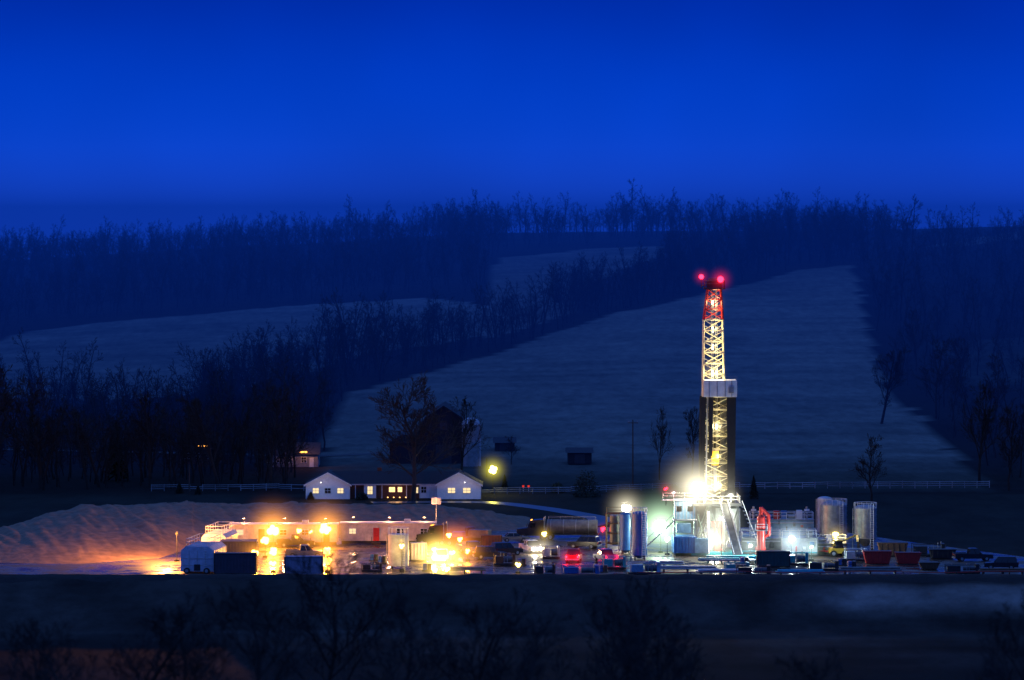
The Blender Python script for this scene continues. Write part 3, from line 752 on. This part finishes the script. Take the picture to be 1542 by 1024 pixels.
for sx in (-1.3, 1.3):
    for sy in (-1, 1): b.tube((sx, sy, 0), (sx, sy, 6), .13, None, brown, 4)
for z in (1.5, 3, 4.5, 6):
    for s in (-1, 1): b.tube((-1.3, s, z), (1.3, s, z), .1, None, brown, 4); b.tube((s*1.3, -1, z), (s*1.3, 1, z), .1, None, brown, 4)
b.tube((0, 0, 1.2), (0, 0, 5.6), .8, .8, midsteel, 16); b.dome((0, 0, 5.6), .8, steel, .4); b.rail([(-1.3, -1, 6), (1.3, -1, 6), (1.3, 1, 6)], 1, brown)
b.build('filter_tower', (x, y, 0))
x, y = site(657, 815); zt = Zp(757, y); b = MB()
b.box((0, 0, .6), (2.2, 1.2, .8), offwhite); wheels(b, [0], 1.4, .3); b.tube((0, 0, 1), (0, 0, zt), .1, .06, steel, 8)
b.box((0, -.1, zt+.3), (1.5, .5, 1.0), white); b.box((-.38, -.37, zt+.3), (.6, .05, .8), offwhite); b.box((.38, -.37, zt+.3), (.6, .05, .8), offwhite)
b.build('light_tower', (x, y, 0))

# ------------------------------------------------------------ drilling rig
rd = 604.0; rx = X(1081, rd)
def RX(px): return X(px, rd)-rx
def RZ(py): return Zp(py, rd)
pale = M('pale_blue_paint', (.2, .38, .55), .4, var=.4)
rig = empty('drilling_rig', (rx, rd, 0))
b = MB(); fz = 7.6
fx0, fx1 = RX(1046), RX(1114)
for sy in (0, 4, 8):
    for xx in np.linspace(fx0+.3, fx1-.3, 4): b.box((xx, sy, fz/2), (.32, .32, fz), midsteel)
    xs4 = list(np.linspace(fx0+.3, fx1-.3, 4))
    for a, c in zip(xs4[:-1], xs4[1:]):
        b.tube((a, sy-.05, .4), (c, sy-.05, fz-.4), .1, None, midsteel, 4); b.tube((c, sy-.1, .4), (a, sy-.1, fz-.4), .1, None, midsteel, 4)
    b.box(((fx0+fx1)/2, sy, .3), (fx1-fx0+1, .7, .5), teal)
b.box(((fx0+fx1)/2, 4, fz+.15), (fx1-fx0+.6, 9.6, .4), midsteel)
b.rail([(fx0, -.7, fz+.35), (fx1, -.7, fz+.35), (fx1, 8.7, fz+.35)], 1.1, offwhite, .045, 1.2)
b.box((.3, 3, 2.4), (1.6, 1.6, 3.6), red); b.tube((.3, 3, .2), (.3, 3, 7), .5, None, steel, 12)
b.box((.3, 3, 4.6), (2.4, 1.2, .8), red)
b.box((RX(1108), 1.5, 5.4), (1.4, 2.4, 3.4), offwhite); b.box((RX(1056), -.6, 1.6), (2.0, 1.4, 2.2), pale); b.tube((RX(1066), -.8, .3), (RX(1066), -.8, 6.8), .2, None, white, 8)
for i in range(12): b.box((RX(1119)+i*.22, -.5+i*.0, fz-.2-i*.6), (.5, .9, .06), steel)
b.tube((RX(1117), -.9, fz+.8), (RX(1145), -.9, .8), .06, None, white, 6)
b.build('substructure', parent=rig)
b = MB(); dx0, dx1 = RX(1016), RX(1047); w = dx1-dx0; cx = (dx0+dx1)/2
b.box((cx, 1.5, RZ(768)), (w, 3.2, 2.8), pale); b.box((cx, 1.5, RZ(768)+1.48), (w+.3, 3.5, .14), white)
for k in (-.28, .25): b.box((cx+k*w, -.13, RZ(766)), (.8, .06, .8), glass)
b.box((cx, 1.5, RZ(782)-.1), (w+.4, 4, .2), steel)
for i in range(6): b.box((dx0+.25+i*w/6, -.12, RZ(768)), (.07, .05, 2.7), offwhite)
for sx in (dx0, dx1): b.box((sx, 0, 2.8), (.25, .25, 5.6), steel); b.box((sx, 3, 2.8), (.25, .25, 5.6), steel)
b.box((cx, .5, RZ(820)), (w+.4, 2.5, 2.5), blue); b.box((cx-.2, .5, RZ(795)), (w*.7, 2.2, 1.4), pale)
for i in range(8): b.box((dx0-.1+i*(w+.3)/7.5, -.8, RZ(820)), (.14, .1, 2.4), blue)
b.rail([(dx0-1.8, -.4, RZ(752)), (dx1, -.4, RZ(752))], 1.0, white)
b.box((dx0-.6, .2, RZ(753)), (2.6, 1, .15), white)
for k in range(14): b.box((dx0-.2-k*.42, -.9, 5.4-k*.4), (.5, .9, .06), steel)
b.tube((dx0-.2, -1.3, 6.4), (dx0-6, -1.3, 1), .05, None, white, 6); b.tube((dx0-.2, -1.3, 5.3), (dx0-6, -1.3, -.1), .1, None, steel, 4)
b.build('doghouse', parent=rig, bevel=.02)
def lattice(b, z0, z1, w0, w1, d0, d1, n, m, r=.15, cx0=0, cx1=0, cy=3.0, br=.085):
    def crn(t):
        w, d, cx = w0+(w1-w0)*t, d0+(d1-d0)*t, cx0+(cx1-cx0)*t; z = z0+(z1-z0)*t
        return [Vector((cx-w/2, cy-d/2, z)), Vector((cx+w/2, cy-d/2, z)), Vector((cx+w/2, cy+d/2, z)), Vector((cx-w/2, cy+d/2, z))]
    for i in range(n):
        A = crn(i/n); B = crn((i+1)/n); Mi = crn((i+.5)/n)
        for k in range(4):
            b.tube(A[k], B[k], r, None, m, 4)
            l = (k+1) % 4
            b.tube(A[k], A[l], br, None, m, 4)
            if i % 2: b.tube(A[k], B[l], br, None, m, 4)
            else: b.tube(A[l], B[k], br, None, m, 4)
            b.tube(Mi[k], (A[k]+A[l])/2, br*.7, None, m, 4)
    T = crn(1)
    for k in range(4): b.tube(T[k], T[(k+1) % 4], br*1.3, None, m, 4)
b = MB()
zb, zm, zm2, zr, zc = fz+.3, RZ(598), RZ(573), RZ(482), RZ(436)
lc0, lc1 = RX(1079), RX(1081)
lattice(b, zb, zm, 4.4, 4.1, 3.4, 3.2, 8, cream, .14, lc0, lc1, br=.07)
lattice(b, zm, zr, 3.3, 2.9, 2.8, 2.4, 7, cream, .13, RX(1076), RX(1075.5), br=.07)
lattice(b, zr, zc, 2.9, 2.0, 2.4, 1.8, 3, red, .15, RX(1075.5), RX(1077))
b.build('mast', parent=rig)
b = MB()
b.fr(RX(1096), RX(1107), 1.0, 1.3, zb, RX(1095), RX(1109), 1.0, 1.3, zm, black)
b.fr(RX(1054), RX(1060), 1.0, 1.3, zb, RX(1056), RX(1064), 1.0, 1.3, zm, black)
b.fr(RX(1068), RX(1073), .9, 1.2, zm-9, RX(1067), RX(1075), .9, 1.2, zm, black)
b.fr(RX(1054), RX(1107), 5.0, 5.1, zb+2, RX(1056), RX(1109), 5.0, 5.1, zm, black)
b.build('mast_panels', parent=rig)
b = MB()
b.box(((RX(1060)+RX(1110))/2, 2.6, (zm+zm2)/2), (RX(1110)-RX(1060), 5, zm2-zm), white)
for px in (1068, 1080, 1092, 1102): b.box((RX(px), .06, (zm+zm2)/2), (.1, .08, zm2-zm), steel)
b.box((RX(1101), -.0, zm+1.1), (.8, .12, 1.0), steel); b.rail([(RX(1060), .1, zm2), (RX(1110), .1, zm2)], .6, steel, .04)
b.build('racking_board', parent=rig, bevel=.03)
b = MB()
b.box((RX(1077), 3, zc+.15), (3.2, 2.8, .3), dark); b.tube((RX(1077)-.9, 3, zc+1.0), (RX(1077)+.9, 3, zc+1.0), .75, None, dark, 16)
b.box((RX(1077), 2.1, zc+.7), (2.4, .15, 1.0), dark); b.rail([(RX(1062), 1.7, zc+.3), (RX(1092), 1.7, zc+.3), (RX(1092), 4.3, zc+.3)], 1.0, dark, .06)
for px, py in ((1057, 417), (1086, 421)):
    b.tube((RX(px), 2, zc+.2), (RX(px), 2, RZ(py)-.2), .06, None, dark, 6); b.dome((RX(px), 1.9, RZ(py)), .48 if px > 1060 else .36, e_red, full=True, n=10)
b.tube((RX(1057), 2, zc+.6), (RX(1064), 2, zc+.6), .06, None, dark, 6)
b.build('crown_block', parent=rig)
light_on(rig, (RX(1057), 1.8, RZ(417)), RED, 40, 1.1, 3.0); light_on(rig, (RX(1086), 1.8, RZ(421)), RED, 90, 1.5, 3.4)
b = MB()
for k in (-.5, -.25, .25, .5): b.tube((RX(1078)+k, 3, fz+2), (RX(1077)+k*.8, 3, zc), .035, None, steel, 5)
b.box((RX(1078), 3, fz+7), (1.1, .8, 2.2), yellowp); b.tube((RX(1078), 3, fz+2), (RX(1078), 3, fz+6), .3, None, steel, 10)
for i in range(7):
    for j in range(3): b.tube((RX(1087)+i*.2, 2+j*.25, fz+.4), (RX(1086)+i*.2, 2+j*.25, zm+.5), .065, None, midsteel, 5)
b.tube((RX(1063), 1.2, fz), (RX(1066), 1.2, zm), .12, None, offwhite, 6)
b.build('travelling_block', parent=rig)
b = MB()
A = [(RX(1084), -.8, fz+.3), (RX(1096), -.8, fz+.3), (RX(1112), -9.5, .6), (RX(1100), -9.5, .6)]
A2 = [(p[0], p[1], p[2]-.3) for p in A]
b.add(A+A2, [(0, 1, 2, 3), (7, 6, 5, 4), (0, 3, 7, 4), (1, 5, 6, 2), (0, 4, 5, 1), (3, 2, 6, 7)], midsteel)
for i, j in ((0, 3), (1, 2)):
    p, q = Vector(A[i]), Vector(A[j])
    b.tube(p+Vector((0, 0, .4)), q+Vector((0, 0, .4)), .1, None, offwhite, 4)
b.box((RX(1095), -12.5, .8), (7.5, 1.6, .5), teal); b.box((RX(1075), -14.2, .7), (6, 1.2, .3), teal)
for i in range(8): b.box((RX(1060)+i*1.0, -12.5, .3), (.18, 1.6, .6), teal)
for i in range(9): b.tube((RX(1045), -15+i*.32, .55+.02*(i % 2)), (RX(1130), -15.4+i*.32, .55), .12, None, teal if i % 3 else steel, 8)
b.build('pipe_ramp', parent=rig)
for zz, p, kk in ((zb+2.5, 800, 1.6), (zb+7.0, 300, 0), (zb+11.5, 480, 1.0), (zm2+1, 700, 1.8), (zm2+5, 260, 0), (zr-1.5, 260, 0), (zr+2.5, 240, 1.0)):
    xx = RX(1081) if zz < zm else RX(1076)
    b = MB(); b.tube((xx-.1, 3, zz-.4), (xx-.1, 3, zz+.4), .1, None, E('mast_tube', (1, .84, .42), 9), 8); b.build('mast_lamp', parent=rig)
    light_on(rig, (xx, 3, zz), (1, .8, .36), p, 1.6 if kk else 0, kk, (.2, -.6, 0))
def rlamp(px, py, y, col, em, p, R, k, r=.25, off=(0, -.8, -.2)):
    b = MB(); cluster(b, RX(px), y, RZ(py), r, em); b.box((RX(px), y+.45, RZ(py)), (.9, .3, .6), dark); b.tube((RX(px), y+.5, fz if RZ(py) > fz else 0), (RX(px), y+.5, RZ(py)), .07, None, dark, 6)
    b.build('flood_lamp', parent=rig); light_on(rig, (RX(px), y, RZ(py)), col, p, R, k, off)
rlamp(1050, 735, -.9, WHT, e_wht, 1600, 4.6, 2.6, .62)
rlamp(1076, 812, .2, (1, 1, .75), e_wht, 700, 3.8, 2.4, .3)
rlamp(1086, 780, -1.0, (.9, 1, .8), e_wht, 350, 3.0, 1.4, .2)
rlamp(1100, 745, -.9, (1, .95, .7), e_wht, 250, 1.6, 1.0, .15)
rlamp(1003, 736, -.3, RED, e_red, 40, 1.2, 1.2, .16); rlamp(1014, 742, -.3, (1, .4, .4), e_wht, 30, 1.0, 1.2, .1)
x, y = site(995, 833); lamp('flood_lamp', x, y, Zp(793, y), GRN, e_grn, 1800, 4.4, 3.0, r=.52)
x, y = site(943, 815); lamp('flood_lamp', x, y, Zp(765, y), WHT, e_wht, 1000, 2.8, 2.4, r=.4)

def mudtank(px0, px1, py, h, m, d=3.0, legs=.3):
    x0, y = site(px0, py); x1, _ = site(px1, py); w = x1-x0; b = MB()
    b.box((0, d/2, legs+h/2), (w, d, h), m)
    for i in range(int(w/1.1)+1): b.box((-w/2+i*w/int(w/1.1), -.06, legs+h/2), (.14, .12, h), m)
    b.box((0, d/2, legs+h+.05), (w+.3, d+.4, .1), steel); b.box((0, 0, legs/2), (w, .3, legs), dark)
    b.rail([(-w/2, -.15, legs+h+.1), (w/2, -.15, legs+h+.1), (w/2, d, legs+h+.1), (-w/2, d, legs+h+.1)], 1.1, white, .05, 1.3)
    r = random.Random(px0)
    for i in range(int(w/1.2)):
        xx = -w/2+(i+.5)*1.2; k = r.randrange(4); hh = r.uniform(.5, 1.4)
        if k == 0: b.box((xx, d/2, legs+h+hh/2+.1), (.9, 1.2, hh), r.choice([blue, white, steel, red]))
        elif k == 1: b.tube((xx-.5, d/2, legs+h+.5), (xx+.5, d/2, legs+h+.5), .35, None, r.choice([blue, steel]), 12)
        elif k == 2: b.tube((xx, d/2, legs+h), (xx, d/2, legs+h+1.5+hh*.5), .18, None, steel, 10); b.box((xx, d/2, legs+h+1.5), (.8, .5, .3), white)
        b.box((xx+.3, -.2, legs+r.uniform(.6, h-.3)), (r.uniform(.2, .7), .3, r.uniform(.3, .8)), r.choice([dark, steel, red, white, blue]))
    b.tube((-w/2, -.3, .6), (w/2, -.3, .6), .12, None, r.choice([teal, steel, red]), 8)
    b.tube((-w/2, -.3, legs+h-.4), (w/2, -.3, legs+h-.4), .09, None, offwhite, 8)
    return b.build('mud_tank', (x0*.5+x1*.5, y, .02), 0, .015)
mudtank(1118, 1175, 836, 2.2, midsteel); mudtank(1178, 1230, 838, 2.4, offwhite); mudtank(1130, 1225, 818, 3.0, pale, 3, .6); mudtank(1232, 1275, 836, 1.4, midsteel)
x, y = site(1146, 842); b = MB()
b.tube((0, 0, .3), (0, 0, 6.2), .62, .62, red, 16); b.dome((0, 0, 6.2), .62, red, .4, 16); b.tube((0, 0, 6.4), (0, 0, 7.8), .26, None, red, 8)
b.tube((0, 0, 7.7), (1.1, 0, 6.6), .28, None, red, 8); b.tube((1.1, 0, 6.7), (1.2, 0, 3.6), .26, None, red, 8); b.tube((1.2, 0, 3.7), (0, 0, 3.2), .24, None, red, 8)
b.box((0, 0, .15), (2, 2, .3), dark)
for s in (-1, 1): b.tube((s*.9, 0, .2), (s*.4, 0, 2.5), .1, None, red, 6)
b.rail([(-.9, -.8, 4.4), (.9, -.8, 4.4)], .9, white); b.box((0, -.5, 4.35), (1.9, .9, .08), steel)
b.build('mud_gas_separator', (x, y, 0))
for px, pyl, base, col, em, p, R, k, r in [(1192, 812, 843, COOL, e_wht, 1300, 2.8, 2.4, .24), (1130, 822, 846, (.8, 1, .95), e_wht, 600, 2.2, 1.6, .14), (1258, 806, 834, (1, .75, .25), e_yel, 500, 1.8, 2.0, .24),
                                        (1222, 824, 845, (.7, 1, .8), e_grn, 450, 1.8, 1.6, .14)]:
    x, y = site(px, base); lamp('flood_lamp', x, y, Zp(pyl, y), col, em, p, R, k, r=r)
x, y = site(1262, 838); b = MB()
b.box((0, 0, .9), (2.6, 1.5, .8), yellowp); b.fr(-.6, .7, -.65, .65, 1.3, -.4, .5, -.6, .6, 2.4, glass); b.box((0, 0, 2.45), (1.3, 1.4, .1), yellowp); wheels(b, [-.9, .9], 1.6, .5)
b.tube((-1.0, 0, 1.6), (2.8, 0, 3.2), .16, .12, yellowp, 4); b.box((3.1, 0, 2.7), (.1, 1.3, 1.0), dark)
b.build('telehandler', (x, y, 0), .2, .03)
def skip(px, py, w, m, h=1.6):
    x, y = site(px, py); b = MB()
    b.fr(-w/2+.4, w/2-.4, .1, 2.2, .1, -w/2, w/2, 0, 2.4, h, m); b.fr(-w/2+.15, w/2-.15, .12, 2.28, h+.004, -w/2+.2, w/2-.2, .2, 2.2, h+.01, black)
    for i in range(5): b.box((-w/2+.5+i*(w-1)/4, -.0, h*.55), (.12, .14, h*.8), m)
    b.box((0, -.03, h), (w+.1, .14, .14), m); b.build('waste_skip', (x, y, 0), 0, .02)
skip(1322, 850, 4.2, red, 1.9); skip(1368, 850, 3.8, red, 1.7); skip(1345, 838, 4.5, brown, 2)
skip(1420, 842, 4, dark, 1.4); skip(1400, 858, 3, brown, 1.0)
dgp = M('dark_green_paint', (.02, .07, .07), .5)
container('storage_container', 1165, 855, 4.8, 2.4, 2.2, dgp); skidpack('pump_skid', 1135, 868, 5, 2.0, 1.4, dark, 1); skidpack('pump_skid', 1400, 838, 5, 2.4, 1.8, dark, 2)
skidpack('pump_skid', 820, 868, 3.0, 2, 1.6, dark, 3); skidpack('pump_skid', 875, 868, 5.5, 2, 1.4, blue, 4); skidpack('generator_unit', 972, 866, 4.6, 2.2, 1.7, pale, 5)
container('generator_unit', 1030, 835, 3.4, 3, 2.6, blue); skidpack('generator_unit', 1200, 852, 3.4, 2, 1.8, teal, 6)
container('generator_unit', 740, 828, 3.2, 2.2, 2.0, brown); skidpack('pump_skid', 1240, 860, 4.5, 2, 1.3, dark, 7)
container('storage_container', 630, 846, 2.4, 2, 2.6, M('purple_grey_paint', (.3, .28, .38), .5)); skidpack('generator_unit', 830, 842, 2.6, 2, 1.8, offwhite, 8)
skidpack('generator_unit', 925, 858, 3.4, 2, 1.8, teal, 9); skidpack('pump_skid', 1290, 846, 3.4, 2, 1.8, offwhite, 10); skidpack('pump_skid', 1110, 862, 3.6, 1.6, 1.3, teal, 11)
skidpack('generator_unit', 760, 852, 3.2, 2, 1.6, brown, 12); skidpack('pump_skid', 560, 862, 3, 2, 1.1, dark, 13); skidpack('pump_skid', 1450, 864, 5, 2, 1.2, dark, 14)
def rack(px, py, L, n, m, rz=0.0):
    x, y = site(px, py); b = MB()
    for s in (-1, 0, 1): b.box((s*L*.4, 0, .25), (.25, n*.26, .5), dark)
    for i in range(n):
        b.tube((-L/2, (i-n/2)*.26, .62), (L/2, (i-n/2)*.26, .62), .12, None, m, 8)
        if i % 2: b.tube((-L/2+.3, (i-n/2)*.26+.13, .84), (L/2-.2, (i-n/2)*.26+.13, .84), .12, None, m, 8)
    b.build('pipe_rack', (x, y, 0), rz)
rack(1035, 862, 8.5, 8, steel); rack(1085, 867, 7, 6, offwhite, .05); rack(1000, 855, 6, 6, steel, -.1); rack(1310, 864, 9, 6, midsteel); rack(1205, 868, 7, 6, teal); rack(700, 864, 6, 5, midsteel); rack(1510, 866, 7, 5, brown)
for px, py in ((560, 845), (572, 848), (640, 860), (905, 862), (1118, 850), (1265, 852), (1280, 856), (782, 852)):
    x, y = site(px, py); b = MB()
    for i in range(4):
        cx, cy = (i % 2)*.65, (i//2)*.65; b.tube((cx, cy, .15), (cx, cy, 1.05), .3, None, [blue, dark, red, steel][i], 12); b.tube((cx, cy, .58), (cx, cy, .63), .32, None, dark, 12)
    b.box((.32, .32, .08), (1.5, 1.5, .14), wood); b.build('drum_pallet', (x, y, 0))

# ------------------------------------------------------------ left side lamps
for px, py, base, pw, R, k, r in [(411, 798, 826, 3200, 3.8, 4.0, .46), (450, 799, 826, 500, 2.2, 2.2, .2), (490, 797, 826, 3200, 3.8, 4.0, .46), (468, 801, 826, 0, 1.6, 1.6, .14),
                               (384, 833, 850, 700, 2.2, 3.0, .28), (411, 830, 850, 700, 2.4, 3.0, .32), (411, 848, 862, 400, 1.8, 2.4, .24), (493, 829, 850, 700, 2.2, 2.6, .3), (493, 845, 862, 500, 2.0, 2.6, .28), (399, 814, 840, 0, 2.2, 3.0, .3)]:  # lamps on this row added in place of reflections and vehicle lights
    x, y = site(px, base); lamp('sodium_light', x, y, Zp(py, y), ORG, e_org, pw, R, k, r=r)
x, y = site(266, 846); lamp('added_mound_lamp', x, y, 4.2, (1, .36, .07), E('added_lamp_face', (1, .4, .08), 2), 16000, 0, 0, pole=True, r=.1, off=(-1.6, 0, .9))  # unseen lamp added beside the frac tank to throw orange on the mound
for px, py, base, col, em, pw, R, k in [(605, 822, 860, YEL, e_yel, 400, 1.8, 2.6), (693, 812, 830, (1, .2, .03), e_org, 350, 2.6, 2.4), (676, 806, 828, (1, .2, .03), e_org, 200, 2.0, 2.0), (704, 830, 845, ORG, e_org, 450, 2.6, 2.6),
                                 (654, 828, 846, YEL, e_yel, 600, 2.4, 3.0), (681, 832, 846, YEL, e_yel, 300, 2.0, 2.4), (655, 858, 868, YEL, e_yel, 200, 2.2, 3.0), (673, 857, 868, YEL, e_yel, 200, 2.2, 3.0), (820, 804, 825, (1, .6, .06), e_yel, 200, 1.4, 2.0), (908, 797, 830, (1, .06, .03), e_red, 80, 1.1, 1.6),
                                 (780, 850, 864, YEL, e_yel, 80, .9, 1.4), (1005, 812, 836, COOL, e_wht, 200, 1.4, 1.2)]:
    x, y = site(px, base); lamp('added_mound_lamp', x, y, Zp(py, y), col, em, pw, R, k, r=.2)

# ------------------------------------------------------------ mist lying over the hills
b = MB(); b.box((0, 2050, 16), (3600, 2500, 100), white); me = b.mesh('evening_mist'); me.materials.clear()
m = bpy.data.materials.new('evening_mist'); m.use_nodes = True; nt = m.node_tree; nt.nodes.clear()
a = nt.nodes.new('ShaderNodeVolumeAbsorption'); a.inputs['Color'].default_value = (0, 0, 0, 1); a.inputs['Density'].default_value = .00055
e = nt.nodes.new('ShaderNodeEmission'); e.inputs['Color'].default_value = (.0008, .024, .275, 1); e.inputs['Strength'].default_value = .00055  # blue glow put into the haze in place of scattered skylight
s = nt.nodes.new('ShaderNodeAddShader'); o = nt.nodes.new('ShaderNodeOutputMaterial')
nt.links.new(a.outputs[0], s.inputs[0]); nt.links.new(e.outputs[0], s.inputs[1]); nt.links.new(s.outputs[0], o.inputs['Volume'])
try:
    m.cycles.homogeneous_volume = True; m.cycles.emission_sampling = 'NONE'
except Exception: pass
me.materials.append(m); o = bpy.data.objects.new('evening_mist', me); COL.objects.link(o)

# ------------------------------------------------------------ sky
w = bpy.data.worlds.new('World'); scene.world = w; w.use_nodes = True; nt = w.node_tree; nt.nodes.clear()
tc = nt.nodes.new('ShaderNodeTexCoord'); sp = nt.nodes.new('ShaderNodeSeparateXYZ'); nt.links.new(tc.outputs['Generated'], sp.inputs[0])
cr = nt.nodes.new('ShaderNodeValToRGB'); nt.links.new(sp.outputs['Z'], cr.inputs[0]); cr.color_ramp.interpolation = 'B_SPLINE'
el = cr.color_ramp.elements
el[0].position = 0; el[0].color = (.012, .068, .66, 1); el[1].position = 1; el[1].color = (.06, .185, .70, 1)
for p, c in ((.012, (.006, .062, .62)), (.026, (.001, .055, .61)), (.04, (.0, .046, .56)), (.056, (.0, .028, .43)), (.075, (.0, .022, .37)), (.12, (.005, .04, .4)), (.25, (.04, .13, .58))):
    q = el.new(p); q.color = c+(1,)
nz = nt.nodes.new('ShaderNodeTexNoise'); nz.inputs['Scale'].default_value = 9; nz.inputs['Detail'].default_value = 3; nt.links.new(tc.outputs['Generated'], nz.inputs['Vector'])
mr = nt.nodes.new('ShaderNodeMapRange'); mr.inputs['From Min'].default_value = .3; mr.inputs['From Max'].default_value = .7; mr.inputs['To Min'].default_value = .84; mr.inputs['To Max'].default_value = 1.1
nt.links.new(nz.outputs['Fac'], mr.inputs[0])
sc = nt.nodes.new('ShaderNodeVectorMath'); sc.operation = 'SCALE'; nt.links.new(cr.outputs[0], sc.inputs[0]); nt.links.new(mr.outputs[0], sc.inputs['Scale'])
sky = nt.nodes.new('ShaderNodeTexSky'); sky.sky_type = 'NISHITA'; sky.sun_disc = False; sky.sun_elevation = math.radians(-4); sky.sun_rotation = math.radians(200)
tint = nt.nodes.new('ShaderNodeVectorMath'); tint.operation = 'MULTIPLY'; tint.inputs[1].default_value = (.0, .02, .12); nt.links.new(sky.outputs[0], tint.inputs[0])
ad = nt.nodes.new('ShaderNodeVectorMath'); ad.operation = 'ADD'; nt.links.new(sc.outputs[0], ad.inputs[0]); nt.links.new(tint.outputs[0], ad.inputs[1])
bg = nt.nodes.new('ShaderNodeBackground'); nt.links.new(ad.outputs[0], bg.inputs[0]); bg.inputs[1].default_value = 1.0
ow = nt.nodes.new('ShaderNodeOutputWorld'); nt.links.new(bg.outputs[0], ow.inputs[0])
sl = bpy.data.lights.new('sun', 'SUN'); sl.energy = .02; sl.angle = math.radians(20); sl.color = (.6, .75, 1); so = bpy.data.objects.new('sun', sl); COL.objects.link(so); so.rotation_euler = (math.radians(40), 0, math.radians(-30))

# ------------------------------------------------------------ camera
cd = bpy.data.cameras.new('camera'); cam = bpy.data.objects.new('camera', cd); COL.objects.link(cam)
cam.location = (0, 0, CAMZ); cam.rotation_euler = (math.radians(90), 0, 0)
cd.sensor_width = 36; cd.lens = 36*F/1542; cd.shift_y = -(512-HY)/1542; cd.clip_end = 8000; cd.clip_start = 1
cd.dof.use_dof = True; cd.dof.focus_distance = 610; cd.dof.aperture_fstop = .6
scene.camera = cam
scene.view_settings.view_transform = 'Standard'; scene.view_settings.look = 'None'; scene.view_settings.exposure = 0
